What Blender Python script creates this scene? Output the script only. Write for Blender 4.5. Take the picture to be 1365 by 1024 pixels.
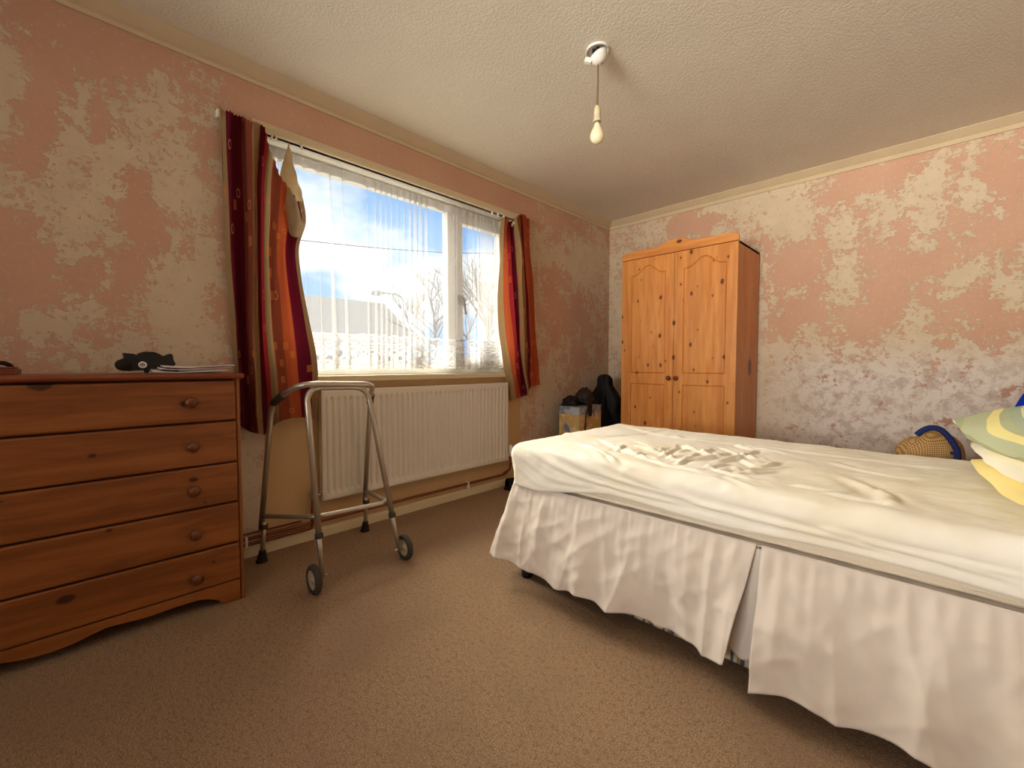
import bpy, bmesh, math, random
import numpy as np
from mathutils import Vector, Matrix, noise as mnoise

# ------------------------------------------------------------------ clear
for o in list(bpy.data.objects):
    bpy.data.objects.remove(o)
scene = bpy.context.scene
COL = scene.collection

# ------------------------------------------------------------------ camera
FPX, PCX, PCY = 574.0, 682.5, 512.0
YAW, PITCH = math.radians(44.5), math.atan(25 / 574.0)
CAM = np.array([2.387, 0.0, 0.943])
cd = bpy.data.cameras.new('camera'); cam = bpy.data.objects.new('camera', cd); COL.objects.link(cam)
cd.sensor_width = 36.0; cd.lens = FPX / 1365 * 36.0; cd.clip_start = 0.02; cd.clip_end = 300
cam.location = CAM; cam.rotation_euler = (math.pi / 2 - PITCH, 0, YAW)
scene.camera = cam

# ------------------------------------------------------------------ world, sun, area light, exposure
SKY_STRENGTH = 1.45
SUN_ENERGY = 13.5
FILL_ENERGY = 46.0
EXPOSURE = 0.62
w = bpy.data.worlds.new('sky'); scene.world = w; w.use_nodes = True
wt = w.node_tree; wt.nodes.clear()
wo = wt.nodes.new('ShaderNodeOutputWorld'); wb = wt.nodes.new('ShaderNodeBackground')
wc = wt.nodes.new('ShaderNodeTexCoord')
wm = wt.nodes.new('ShaderNodeMapping'); wm.inputs['Scale'].default_value = (1.0, 1.0, 2.4); wm.inputs['Location'].default_value = (0.35, 0.1, 0.28)
wn = wt.nodes.new('ShaderNodeTexNoise'); wn.inputs['Scale'].default_value = 3.2; wn.inputs['Detail'].default_value = 7; wn.inputs['Roughness'].default_value = 0.52
wr = wt.nodes.new('ShaderNodeValToRGB')
wr.color_ramp.elements[0].position = 0.44; wr.color_ramp.elements[0].color = (0.12, 0.30, 0.60, 1)
wr.color_ramp.elements[1].position = 0.58; wr.color_ramp.elements[1].color = (0.56, 0.60, 0.65, 1)
wt.links.new(wc.outputs['Generated'], wm.inputs['Vector']); wt.links.new(wm.outputs['Vector'], wn.inputs['Vector'])
wt.links.new(wn.outputs['Fac'], wr.inputs['Fac']); wt.links.new(wr.outputs['Color'], wb.inputs['Color'])
wb.inputs['Strength'].default_value = SKY_STRENGTH
wt.links.new(wb.outputs['Background'], wo.inputs['Surface'])

sd = bpy.data.lights.new('sun', 'SUN'); sd.energy = SUN_ENERGY; sd.angle = math.radians(50); sd.color = (1.0, 0.89, 0.72)
sun = bpy.data.objects.new('sun', sd); COL.objects.link(sun)
sun.rotation_euler = Vector((1.0, -0.06, -0.80)).to_track_quat('-Z', 'Y').to_euler()

# added fill light behind the camera, tilted up to brighten the back wall
ad = bpy.data.lights.new('rear_fill', 'AREA'); ad.shape = 'RECTANGLE'; ad.size = 1.9; ad.size_y = 1.35
ad.energy = FILL_ENERGY; ad.spread = math.radians(64); ad.color = (1.0, 0.91, 0.79)
al = bpy.data.objects.new('rear_fill', ad); COL.objects.link(al)
al.location = (1.95, -3.06, 1.55); al.rotation_euler = Vector((0.09, 1.0, 0.20)).to_track_quat('-Z', 'Y').to_euler()

scene.view_settings.view_transform = 'Standard'; scene.view_settings.look = 'None'
scene.view_settings.exposure = EXPOSURE; scene.view_settings.gamma = 1.0
scene.view_settings.use_curve_mapping = False
scene.cycles.transparent_max_bounces = 24
scene.cycles.max_bounces = 8; scene.cycles.diffuse_bounces = 4

# ------------------------------------------------------------------ helpers: camera geometry (to survey real positions)
_Fh = np.array([-math.sin(YAW), math.cos(YAW), 0]); _R = np.array([math.cos(YAW), math.sin(YAW), 0]); _U0 = np.array([0, 0, 1.0])
_F = _Fh * math.cos(PITCH) - _U0 * math.sin(PITCH); _U = _U0 * math.cos(PITCH) + _Fh * math.sin(PITCH)
def on(ax, c, x, y):
    d = _F + _R * (x - PCX) / FPX - _U * (y - PCY) / FPX
    i = 'xyz'.index(ax); t = (c - CAM[i]) / d[i]
    return Vector(CAM + t * d)

# ------------------------------------------------------------------ helpers: objects
def empty(name, loc, label=None, cat=None, group=None, kind=None):
    o = bpy.data.objects.new(name, None); COL.objects.link(o); o.location = loc
    o.empty_display_size = 0.1
    tag(o, label, cat, group, kind); return o
def tag(o, label=None, cat=None, group=None, kind=None):
    if label: o['label'] = label
    if cat: o['category'] = cat
    if group: o['group'] = group
    if kind: o['kind'] = kind
    return o
def origin(o):
    v = Vector((0, 0, 0))
    while o is not None:
        v += o.location; o = o.parent
    return v
class MB:
    def __init__(s): s.v = []; s.f = []; s.uv = None; s.smooth = []
    def add(s, vs, fs, smooth=False):
        b = len(s.v); s.v += [tuple(p) for p in vs]; s.f += [tuple(i + b for i in f) for f in fs]; s.smooth += [smooth] * len(fs); return s
    def box(s, x0, x1, y0, y1, z0, z1):
        vs = [(x, y, z) for x in (x0, x1) for y in (y0, y1) for z in (z0, z1)]
        return s.add(vs, [(0, 1, 3, 2), (4, 6, 7, 5), (0, 4, 5, 1), (2, 3, 7, 6), (0, 2, 6, 4), (1, 5, 7, 3)])
    def obox(s, c, ax, ay, az):
        c, ax, ay, az = map(Vector, (c, ax, ay, az))
        vs = [c + sx * ax + sy * ay + sz * az for sx in (-1, 1) for sy in (-1, 1) for sz in (-1, 1)]
        return s.add(vs, [(0, 1, 3, 2), (4, 6, 7, 5), (0, 4, 5, 1), (2, 3, 7, 6), (0, 2, 6, 4), (1, 5, 7, 3)])
    def tube(s, pts, r, n=12, cap=True):
        pts = [Vector(p) for p in pts]; m = len(pts)
        rs = r if isinstance(r, (list, tuple)) else [r] * m
        vs = []; up = None
        for i in range(m):
            t = (pts[min(i + 1, m - 1)] - pts[max(i - 1, 0)]).normalized()
            if up is None:
                a = Vector((0, 0, 1)) if abs(t.z) < 0.9 else Vector((1, 0, 0))
                up = (a - t * a.dot(t)).normalized()
            else:
                up = (up - t * up.dot(t)).normalized()
            si = t.cross(up)
            for k in range(n):
                a = 2 * math.pi * k / n
                vs.append(pts[i] + (up * math.cos(a) + si * math.sin(a)) * rs[i])
        fs = [(i * n + k, i * n + (k + 1) % n, (i + 1) * n + (k + 1) % n, (i + 1) * n + k) for i in range(m - 1) for k in range(n)]
        s.add(vs, fs, True)
        if cap:
            b = len(s.v) - len(vs)
            s.f.append(tuple(b + k for k in range(n))[::-1]); s.f.append(tuple(b + (m - 1) * n + k for k in range(n))); s.smooth += [False, False]
        return s
    def lathe(s, c, prof, axis=(0, 0, 1), n=24):
        # prof: list of (radius, height) along axis from c
        c = Vector(c); ax = Vector(axis).normalized()
        a0 = Vector((1, 0, 0)) if abs(ax.x) < 0.9 else Vector((0, 1, 0))
        u = (a0 - ax * a0.dot(ax)).normalized(); v = ax.cross(u)
        vs = [c + ax * h + (u * math.cos(2 * math.pi * k / n) + v * math.sin(2 * math.pi * k / n)) * max(r, 1e-5) for r, h in prof for k in range(n)]
        fs = [(i * n + k, i * n + (k + 1) % n, (i + 1) * n + (k + 1) % n, (i + 1) * n + k) for i in range(len(prof) - 1) for k in range(n)]
        return s.add(vs, fs, True)
    def prism(s, poly, p0, ua, va, na, depth):
        # poly 2D -> p0 + u*ua + v*va, extruded along na by depth
        p0, ua, va, na = map(Vector, (p0, ua, va, na)); n = len(poly)
        a = [p0 + ua * x + va * y for x, y in poly]; b = [p + na * depth for p in a]
        return s.add(a + b, [tuple(range(n))[::-1], tuple(range(n, 2 * n))] + [(i, (i + 1) % n, n + (i + 1) % n, n + i) for i in range(n)])
    def grid(s, P, smooth=True, flip=False):
        # P: array nu x nv x 3
        nu, nv = P.shape[:2]
        fs = []
        for i in range(nu - 1):
            for j in range(nv - 1):
                q = (i * nv + j, (i + 1) * nv + j, (i + 1) * nv + j + 1, i * nv + j + 1)
                fs.append(q[::-1] if flip else q)
        return s.add(P.reshape(-1, 3).tolist(), fs, smooth)
    def build(s, name, mat, parent=None, bevel=0.0, seg=2, solid=0.0, sub=0, uv=None, recalc=True):
        o0 = origin(parent) if parent is not None else Vector((0, 0, 0))
        me = bpy.data.meshes.new(name)
        me.from_pydata([(p[0] - o0.x, p[1] - o0.y, p[2] - o0.z) for p in s.v], [], s.f)
        me.polygons.foreach_set('use_smooth', s.smooth)
        if uv is not None:
            l = me.uv_layers.new(name='UVMap'); a = np.asarray(uv, dtype=np.float32)
            idx = np.zeros(len(me.loops), dtype=np.int32); me.loops.foreach_get('vertex_index', idx)
            l.data.foreach_set('uv', a[idx].ravel())
        if recalc:
            bm = bmesh.new(); bm.from_mesh(me); bmesh.ops.recalc_face_normals(bm, faces=bm.faces); bm.to_mesh(me); bm.free()
        me.update()
        o = bpy.data.objects.new(name, me); COL.objects.link(o)
        if mat: me.materials.append(mat)
        if parent is not None: o.parent = parent
        if bevel > 0:
            m = o.modifiers.new('bevel', 'BEVEL'); m.width = bevel; m.segments = seg; m.limit_method = 'ANGLE'; m.angle_limit = math.radians(40)
        if solid:
            m = o.modifiers.new('solid', 'SOLIDIFY'); m.thickness = solid; m.offset = 0
        if sub:
            m = o.modifiers.new('sub', 'SUBSURF'); m.levels = sub; m.render_levels = sub
        return o
def fillet(pts, r, n=6):
    pts = [Vector(p) for p in pts]; out = [pts[0]]
    for i in range(1, len(pts) - 1):
        a, b, c = pts[i - 1], pts[i], pts[i + 1]
        d = min(r, (a - b).length * 0.48, (c - b).length * 0.48)
        p = b + (a - b).normalized() * d; q = b + (c - b).normalized() * d
        for k in range(n + 1):
            t = k / n; out.append(p * (1 - t) ** 2 + b * 2 * t * (1 - t) + q * t * t)
    out.append(pts[-1]); return out
def catmull(C, n):
    # C: array (k, d) -> (n, d)
    C = np.asarray(C, float); k = len(C); t = np.linspace(0, k - 1 - 1e-9, n); i = t.astype(int); f = (t - i)[:, None]
    p0 = C[np.maximum(i - 1, 0)]; p1 = C[i]; p2 = C[np.minimum(i + 1, k - 1)]; p3 = C[np.minimum(i + 2, k - 1)]
    return 0.5 * (2 * p1 + (p2 - p0) * f + (2 * p0 - 5 * p1 + 4 * p2 - p3) * f ** 2 + (3 * p1 - p0 - 3 * p2 + p3) * f ** 3)
def loft(net, nu, nv):
    # net: rows x cols x 3 -> nu (along cols) x nv (along rows) x 3
    A = np.stack([catmull(r, nu) for r in net])          # rows x nu x 3
    return np.stack([catmull(A[:, i], nv) for i in range(nu)])
def fbm(P, s, oct=3, seed=0.0):
    return np.array([mnoise.fractal(Vector((p[0] * s + seed, p[1] * s + seed * 1.7, p[2] * s - seed)), 1.0, 2.0, oct) for p in P])
def seg_dist(P, a, b):
    a = np.array(a); b = np.array(b); d = b - a; t = np.clip(((P - a) @ d) / (d @ d), 0, 1)
    return np.linalg.norm(P - (a + t[:, None] * d), axis=1), t

# ------------------------------------------------------------------ helpers: materials
def lin(c):
    return tuple(((x / 255) / 12.92 if x / 255 <= 0.04045 else ((x / 255 + 0.055) / 1.055) ** 2.4) for x in c) + (1.0,)
class Mat:
    def __init__(s, name, rough=0.6, spec=0.3, metal=0.0):
        s.m = bpy.data.materials.new(name); s.m.use_nodes = True; s.t = s.m.node_tree; s.t.nodes.clear()
        s.out = s.n('ShaderNodeOutputMaterial'); s.b = s.n('ShaderNodeBsdfPrincipled')
        s.b.inputs['Roughness'].default_value = rough; s.b.inputs['Specular IOR Level'].default_value = spec; s.b.inputs['Metallic'].default_value = metal
        s.l(s.b.outputs[0], s.out.inputs[0])
    def n(s, t, **k):
        x = s.t.nodes.new(t)
        for a, v in k.items(): setattr(x, a, v)
        return x
    def l(s, a, b): s.t.links.new(a, b)
    def setin(s, node, i, v):
        if isinstance(v, (int, float)): node.inputs[i].default_value = v
        elif isinstance(v, (tuple, list)): node.inputs[i].default_value = v
        else: s.l(v, node.inputs[i])
    def math(s, op, a, b=0.0, c=None, clamp=False):
        x = s.n('ShaderNodeMath', operation=op, use_clamp=clamp); s.setin(x, 0, a); s.setin(x, 1, b)
        if c is not None: s.setin(x, 2, c)
        return x.outputs[0]
    def step(s, x, lo, hi):
        r = s.n('ShaderNodeMapRange', interpolation_type='SMOOTHSTEP'); s.setin(r, 0, x); s.setin(r, 1, lo); s.setin(r, 2, hi); return r.outputs[0]
    def mix(s, f, a, b, blend='MIX'):
        x = s.n('ShaderNodeMix', data_type='RGBA', blend_type=blend); s.setin(x, 0, f); s.setin(x, 6, a); s.setin(x, 7, b); return x.outputs[2]
    def coord(s, kind='Object', scale=(1, 1, 1), loc=(0, 0, 0), rot=(0, 0, 0)):
        c = s.n('ShaderNodeTexCoord'); m = s.n('ShaderNodeMapping'); m.inputs['Scale'].default_value = scale; m.inputs['Location'].default_value = loc; m.inputs['Rotation'].default_value = rot
        s.l(c.outputs[kind], m.inputs['Vector']); return m.outputs[0]
    def noise(s, v, scale, detail=3, rough=0.5, dist=0.0, out='Fac'):
        x = s.n('ShaderNodeTexNoise'); s.l(v, x.inputs['Vector']); x.inputs['Scale'].default_value = scale; x.inputs['Detail'].default_value = detail
        x.inputs['Roughness'].default_value = rough; x.inputs['Distortion'].default_value = dist; return x.outputs[out]
    def bump(s, h, strength=0.3, dist=0.01):
        x = s.n('ShaderNodeBump'); x.inputs['Strength'].default_value = strength; x.inputs['Distance'].default_value = dist
        s.l(h, x.inputs['Height']); s.l(x.outputs[0], s.b.inputs['Normal'])
    def col(s, c): s.setin(s.b, 'Base Color', c); return s
    def sep(s, v):
        x = s.n('ShaderNodeSeparateXYZ'); s.l(v, x.inputs[0]); return x.outputs
    def attr(s, name):
        x = s.n('ShaderNodeAttribute'); x.attribute_name = name; return x.outputs['Fac']
def plain(name, rgb, rough=0.6, spec=0.3, metal=0.0, var=0.08, scale=25, bump=0.0, bscale=80):
    M = Mat(name, rough, spec, metal); v = M.coord()
    c = lin(rgb); d = tuple(x * (1 - var * 2) for x in c[:3]) + (1,)
    M.col(M.mix(M.noise(v, scale, 4), d, c))
    if bump: M.bump(M.noise(v, bscale, 4), bump, 0.004)
    return M.m

def peel_mat(name):
    M = Mat(name, 0.85, 0.15); v = M.coord()
    wv = M.n('ShaderNodeVectorMath', operation='ADD'); M.l(v, wv.inputs[0])
    nz = M.n('ShaderNodeVectorMath', operation='SCALE'); M.l(M.noise(v, 5, 3, out='Color'), nz.inputs[0]); nz.inputs['Scale'].default_value = 0.12; M.l(nz.outputs[0], wv.inputs[1])
    n1 = M.noise(wv.outputs[0], 7.5, 10, 0.74)
    n2 = M.noise(v, 38, 4, 0.7)
    sc = M.coord(scale=(1, 6, 30), rot=(0.5, 0.5, 0)); n3 = M.noise(sc, 6, 3, 0.6)
    m = M.math('ADD', M.math('MULTIPLY', n1, 0.62), M.math('MULTIPLY', n2, 0.28)); m = M.math('ADD', m, M.math('MULTIPLY', n3, 0.10))
    m = M.math('ADD', m, M.attr('bias'))
    peel = M.step(m, 0.492, 0.512)
    halo = M.step(m, 0.44, 0.50)
    g = M.attr('grey')
    pink = M.mix(M.noise(v, 3, 4), lin((194, 150, 126)), lin((206, 168, 145)))
    pink = M.mix(M.math('MULTIPLY', M.step(M.noise(v, 48, 6, 0.78), 0.55, 0.64), 0.55), pink, lin((208, 184, 160)))
    cream = M.mix(M.noise(v, 7, 5, 0.6), lin((194, 174, 148)), lin((218, 202, 178)))
    grey = M.mix(M.step(M.noise(v, 14, 7, 0.7), 0.46, 0.62), lin((216, 206, 198)), lin((190, 174, 166)))
    grey = M.mix(M.step(M.noise(v, 9, 7, 0.7), 0.56, 0.62), grey, lin((178, 140, 126)))
    cream = M.mix(g, cream, grey)
    cream = M.mix(M.math('MULTIPLY', M.step(M.noise(v, 26, 7, 0.78), 0.55, 0.63), 0.6), cream, lin((178, 132, 108)))
    M.col(M.mix(peel, pink, cream))
    h = M.math('SUBTRACT', M.math('MULTIPLY', M.noise(v, 160, 4), 0.25), peel)
    M.bump(h, 0.5, 0.004)
    return M.m
def wood(name, light, dark, knot, axis='z', stave=0.0, rough=0.38, kscale=5.0, across='x', flat='y'):
    M = Mat(name, rough, 0.4)
    sc = {'x': (0.09, 1, 1), 'y': (1, 0.09, 1), 'z': (1, 1, 0.09)}[axis]
    v = M.coord(scale=sc)
    g = M.noise(v, 34, 5, 0.6, 0.4); g2 = M.noise(v, 9, 3, 0.5, 0.8)
    f = M.step(M.math('ADD', M.math('MULTIPLY', g, 0.55), M.math('MULTIPLY', g2, 0.45)), 0.36, 0.64)
    c = M.mix(f, lin(dark), lin(light))
    if stave:
        o = M.coord(); sx = M.sep(o)['XYZ'.index(across.upper())]
        wn = M.n('ShaderNodeTexWhiteNoise', noise_dimensions='1D'); M.l(M.math('FLOOR', M.math('DIVIDE', sx, stave)), wn.inputs['W'])
        c = M.mix(M.math('MULTIPLY', wn.outputs['Value'], 0.30), c, lin(tuple(x * 0.84 for x in light)))
    o3 = M.sep(M.coord()); ax2 = [a for a in 'xyz' if a != flat]; kc = M.n('ShaderNodeCombineXYZ')
    for q_, a in enumerate(ax2): M.l(M.math('MULTIPLY', o3['xyz'.index(a)], 0.62 if a == axis else 1.0), kc.inputs[q_])
    kv = kc.outputs[0]
    vo = M.n('ShaderNodeTexVoronoi', voronoi_dimensions='2D'); M.l(kv, vo.inputs['Vector']); vo.inputs['Scale'].default_value = kscale
    rc = M.sep(vo.outputs['Color'])[0]
    d = M.math('ADD', vo.outputs['Distance'], M.math('MULTIPLY', M.math('SUBTRACT', M.noise(kv, 30, 2), 0.5), 0.07))
    d = M.math('ADD', d, M.math('MULTIPLY', rc, 0.13))
    k = M.math('SUBTRACT', 1.0, M.step(d, 0.085, 0.12)); halo = M.math('SUBTRACT', 1.0, M.step(d, 0.10, 0.26))
    c = M.mix(M.math('MULTIPLY', halo, 0.35), c, lin(dark)); c = M.mix(M.math('MULTIPLY', k, 0.85), c, lin(knot))
    M.col(c); M.bump(g, 0.06, 0.002)
    return M.m

def cloth(name, rgb, rgb2=None, rough=0.9, nscale=6, transl=0.0, weave=900, stain=0.5):
    M = Mat(name, rough, 0.1); v = M.coord()
    c = M.mix(M.math('MULTIPLY', M.step(M.noise(v, nscale, 5, 0.6), 0.42, 0.68), stain), lin(rgb), lin(rgb2 or tuple(x * 0.9 for x in rgb)))
    M.col(c); M.bump(M.noise(v, weave, 2), 0.15, 0.001)
    if transl:
        tr = M.n('ShaderNodeBsdfTranslucent'); M.l(c, tr.inputs['Color']); mx = M.n('ShaderNodeMixShader'); mx.inputs[0].default_value = transl
        M.l(M.b.outputs[0], mx.inputs[1]); M.l(tr.outputs[0], mx.inputs[2]); M.l(mx.outputs[0], M.out.inputs[0])
    return M.m

m_peel = peel_mat('peeling_wallpaper')
m_cream_paint = plain('cream_gloss_paint', (222, 205, 172), 0.45, 0.4, var=0.05, scale=8)
m_coving = plain('coving_paint', (214, 194, 162), 0.7, 0.2, var=0.08, scale=6, bump=0.15, bscale=40)
m_tan_panel = plain('tan_panel_paint', (206, 172, 126), 0.6, 0.3, var=0.06, scale=5, bump=0.1, bscale=60)
m_white = plain('white_plastic', (238, 236, 230), 0.35, 0.5, var=0.02)
m_upvc = plain('white_window_plastic', (240, 240, 238), 0.3, 0.5, var=0.02)
m_rad = plain('radiator_enamel', (226, 218, 206), 0.4, 0.4, var=0.03, scale=5)
m_copper = plain('copper_pipe_painted', (134, 70, 42), 0.35, 0.5, 0.5, var=0.15, scale=20)
m_alu = plain('aluminium', (196, 186, 172), 0.38, 0.5, 0.75, var=0.06, scale=20)
m_rubber = plain('grey_rubber', (74, 68, 62), 0.75, 0.2, var=0.1)
m_darkrub = plain('dark_rubber', (42, 36, 32), 0.8, 0.2, var=0.1)
m_black = plain('black_plastic', (16, 16, 20), 0.5, 0.4, var=0.1)
m_blackcloth = plain('black_nylon', (18, 18, 22), 0.65, 0.3, var=0.3, scale=12, bump=0.5, bscale=30)
m_browncloth = plain('dark_brown_leather', (54, 40, 33), 0.6, 0.3, var=0.3, scale=15, bump=0.5, bscale=40)
m_paper = plain('white_paper', (226, 212, 214), 0.8, 0.2, var=0.04)
m_pine = wood('wardrobe_pine', (224, 154, 84), (200, 122, 58), (64, 28, 12), 'z', 0.058, 0.34, 8.5)
m_pine_x = wood('wardrobe_pine_horizontal', (224, 154, 84), (200, 122, 58), (64, 28, 12), 'x', 0, 0.34, 6.5)
m_pine_side = wood('wardrobe_pine_side', (214, 140, 72), (190, 112, 52), (64, 28, 12), 'z', 0, 0.4, 2.0, flat='x')
m_chest = wood('chest_stained_pine', (150, 90, 44), (116, 64, 27), (44, 18, 8), 'y', 0, 0.36, 6.0, flat='x')
m_chest_v = wood('chest_stained_pine_upright', (150, 90, 44), (116, 64, 27), (44, 18, 8), 'z', 0, 0.36, 3.5)
m_chest_top = wood('chest_top_stained_pine', (132, 64, 34), (98, 42, 20), (50, 18, 6), 'y', 0, 0.3, 4.0, flat='z')
m_knob = plain('dark_wood_knob', (112, 58, 26), 0.3, 0.5, var=0.15, scale=60)
m_groove = plain('shadow_gap_wood', (60, 26, 10), 0.7, 0.2)
m_sheet = cloth('cream_cotton_sheet', (236, 232, 224), (226, 216, 192), nscale=2.2, stain=0.6)
m_valance = cloth('white_cotton_valance', (222, 212, 204), (206, 192, 180), nscale=3, transl=0.0)
m_mattress = cloth('quilted_mattress_fabric', (234, 222, 204), (220, 206, 184), nscale=5)
m_yellowsheet = cloth('pale_yellow_pillowcase', (246, 228, 160), (238, 214, 140), nscale=6)
m_white_linen = cloth('white_linen_pillowcase', (246, 240, 226), (236, 226, 204), nscale=6)
m_blue = cloth('royal_blue_fabric', (22, 52, 178), (14, 36, 140), nscale=6)
m_navy = cloth('navy_webbing', (36, 46, 92), (24, 30, 66), nscale=8)

def carpet_mat():
    M = Mat('brown_carpet', 0.98, 0.03); v = M.coord()
    f = M.noise(v, 260, 3, 0.7); big = M.noise(v, 2.2, 4, 0.55); mid = M.noise(v, 70, 5, 0.75)
    c = M.mix(M.step(f, 0.32, 0.68), lin((146, 114, 88)), lin((216, 182, 150)))
    c = M.mix(M.math('MULTIPLY', M.step(mid, 0.48, 0.66), 0.5), c, lin((120, 94, 72)))
    c = M.mix(M.math('MULTIPLY', M.step(big, 0.45, 0.62), 0.35), c, lin((164, 136, 112)))
    M.col(c)
    h = M.math('ADD', M.noise(v, 210, 3, 0.75), M.math('MULTIPLY', mid, 1.2))
    M.bump(h, 0.9, 0.012); return M.m
m_carpet = carpet_mat()
def ceil_mat():
    M = Mat('stippled_ceiling', 0.9, 0.1); v = M.coord()
    M.col(M.mix(M.noise(v, 3, 5), lin((222, 214, 198)), lin((232, 226, 212))))
    vo = M.n('ShaderNodeTexVoronoi', feature='SMOOTH_F1'); M.l(v, vo.inputs['Vector']); vo.inputs['Scale'].default_value = 120
    h = M.math('ADD', M.noise(v, 95, 4, 0.65), M.math('MULTIPLY', vo.outputs['Distance'], -0.4))
    M.bump(h, 0.4, 0.007); return M.m
m_ceiling = ceil_mat()
def glass_mat():
    M = Mat('window_glass'); t = M.n('ShaderNodeBsdfTransparent'); t.inputs[0].default_value = (0.96, 0.98, 0.97, 1)
    g = M.n('ShaderNodeBsdfGlossy'); g.inputs['Roughness'].default_value = 0.02; mx = M.n('ShaderNodeMixShader'); mx.inputs[0].default_value = 0.05
    M.l(t.outputs[0], mx.inputs[1]); M.l(g.outputs[0], mx.inputs[2]); M.l(mx.outputs[0], M.out.inputs[0]); return M.m
m_glass = glass_mat()

# ------------------------------------------------------------------ the room
XR, YB, YF, ZC = 3.22, 3.836, -2.9, 2.365
WY0, WY1, WZ0, WZ1 = 0.66, 2.52, 0.885, 2.085      # window opening in the left wall
def wall_grid(name, ax, c, a0, a1, z0, z1, hole=None, blobs=(), step=0.05, greyfn=None, thick=0.0):
    """a dense wall sheet with a per-point record of where the paint has come off"""
    us = np.unique(np.round(np.concatenate([np.arange(a0, a1, step), [a1], [hole[0], hole[1]] if hole else []]), 4))
    zs = np.unique(np.round(np.concatenate([np.arange(z0, z1, step), [z1], [hole[2], hole[3]] if hole else []]), 4))
    vs = []; bias = []; grey = []
    for u in us:
        for z in zs:
            vs.append((c, u, z) if ax == 'x' else (u, c, z))
            b = 0.0
            for (bu, bz, ru, rz, amt) in blobs:
                q = ((u - bu) / ru) ** 2 + ((z - bz) / rz) ** 2
                if q < 9: b += amt * math.exp(-q)
            bias.append(max(-0.2, min(0.2, b * 0.72))); grey.append(greyfn(u, z) if greyfn else 0.0)
    nz = len(zs); fs = []
    for i in range(len(us) - 1):
        for j in range(nz - 1):
            if hole and us[i] >= hole[0] - 1e-4 and us[i + 1] <= hole[1] + 1e-4 and zs[j] >= hole[2] - 1e-4 and zs[j + 1] <= hole[3] + 1e-4: continue
            fs.append((i * nz + j, (i + 1) * nz + j, (i + 1) * nz + j + 1, i * nz + j + 1))
    me = bpy.data.meshes.new(name); me.from_pydata(vs, [], fs)
    for nm, dat in (('bias', bias), ('grey', grey)):
        at = me.attributes.new(nm, 'FLOAT', 'POINT'); at.data.foreach_set('value', dat)
    me.materials.append(m_peel); o = bpy.data.objects.new(name, me); COL.objects.link(o); tag(o, kind='structure')
    if thick:
        sm = o.modifiers.new('solid', 'SOLIDIFY'); sm.thickness = abs(thick); sm.offset = 1 if thick > 0 else -1
    return o
def blob_px(ax, lst):
    out = []
    for px, py, r, ry, amt in lst:
        p = on(ax, 0.0 if ax == 'x' else YB, px, py); q = on(ax, 0.0 if ax == 'x' else YB, px + r, py); s_ = on(ax, 0.0 if ax == 'x' else YB, px, py + ry)
        u = p.y if ax == 'x' else p.x; u2 = q.y if ax == 'x' else q.x
        out.append((u, p.z, max(abs(u2 - u), 0.03), max(abs(s_.z - p.z), 0.03), amt))
    return out
LW = blob_px('x', [(13, 90, 22, 60, .12), (86, 79, 26, 28, .08), (215, 130, 48, 40, .14), (300, 130, 40, 30, .14), (95, 160, 22, 40, .12), (75, 235, 26, 32, .12), (88, 300, 30, 28, .12),
     (150, 225, 20, 60, .10), (243, 242, 30, 35, .13), (240, 400, 36, 85, .15), (116, 415, 34, 20, .10), (133, 358, 8, 25, .09), (275, 300, 10, 40, .10), (30, 440, 30, 14, .06), (200, 480, 90, 14, .06),
     (60, 140, 18, 60, -.14), (130, 165, 26, 45, -.13), (195, 295, 34, 34, -.14), (40, 360, 50, 60, -.13), (160, 400, 36, 40, -.12), (280, 240, 18, 50, -.10), (60, 30, 40, 40, -.08),
     (560, 225, 200, 45, -.20), (420, 160, 80, 30, -.20),
     (722, 320, 14, 36, .13), (775, 345, 26, 36, .12), (760, 300, 40, 10, -.03), (745, 400, 30, 40, -.09), (728, 520, 16, 40, .12), (800, 340, 10, 60, .06), (775, 470, 25, 40, -.05), (795, 520, 14, 60, .09),
     (335, 650, 14, 80, .14)])
BW = blob_px('y', [(1064, 297, 40, 24, .11), (1020, 270, 40, 26, .14), (1100, 240, 60, 8, .06), (1240, 262, 20, 34, .16), (1180, 270, 14, 14, .10), (1129, 375, 16, 50, .13), (1080, 370, 14, 16, .09), (1275, 376, 22, 18, .15), (1228, 328, 36, 10, .13),
     (1352, 392, 20, 26, .14), (1310, 258, 18, 18, .11), (1290, 215, 14, 14, .09), (1320, 365, 14, 8, .10), (1222, 300, 18, 9, .09), (1230, 437, 12, 14, .10),
     (1150, 230, 60, 24, -.14), (1060, 360, 28, 34, -.14), (1060, 420, 26, 20, -.14), (1190, 360, 36, 50, -.14), (1150, 430, 40, 22, -.13), (1330, 310, 40, 34, -.13), (1330, 420, 40, 24, -.13), (1260, 430, 22, 16, -.10), (1340, 220, 30, 26, -.14),
     (920, 300, 36, 14, -.12), (960, 275, 24, 14, .12), (870, 305, 20, 30, .10), (822, 400, 14, 120, .10),
     (1030, 530, 40, 80, .15), (1110, 540, 70, 55, .16), (1200, 540, 70, 66, .16), (1290, 520, 60, 44, .18), (1360, 510, 50, 46, .18), (1200, 460, 24, 18, .08), (1280, 465, 14, 18, .10),
     (1232, 500, 24, 14, -.13), (1110, 470, 16, 10, -.08)])
wall_left = wall_grid('wall_left', 'x', 0.0, YF, YB, 0.0, ZC, (WY0, WY1, 0.0, WZ1 + 0.045), LW, greyfn=lambda u, z: 0.25 * max(0, min(1, (0.9 - z) / 0.3)) if u > 0.6 or True else 0)
wall_back = wall_grid('wall_back', 'y', YB, 0.0, XR, 0.0, ZC, None, BW, greyfn=lambda u, z: max(0, min(1, (1.12 - z) / 0.25)) * max(0.15, min(1, (u - 1.3) / 0.5)))
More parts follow.
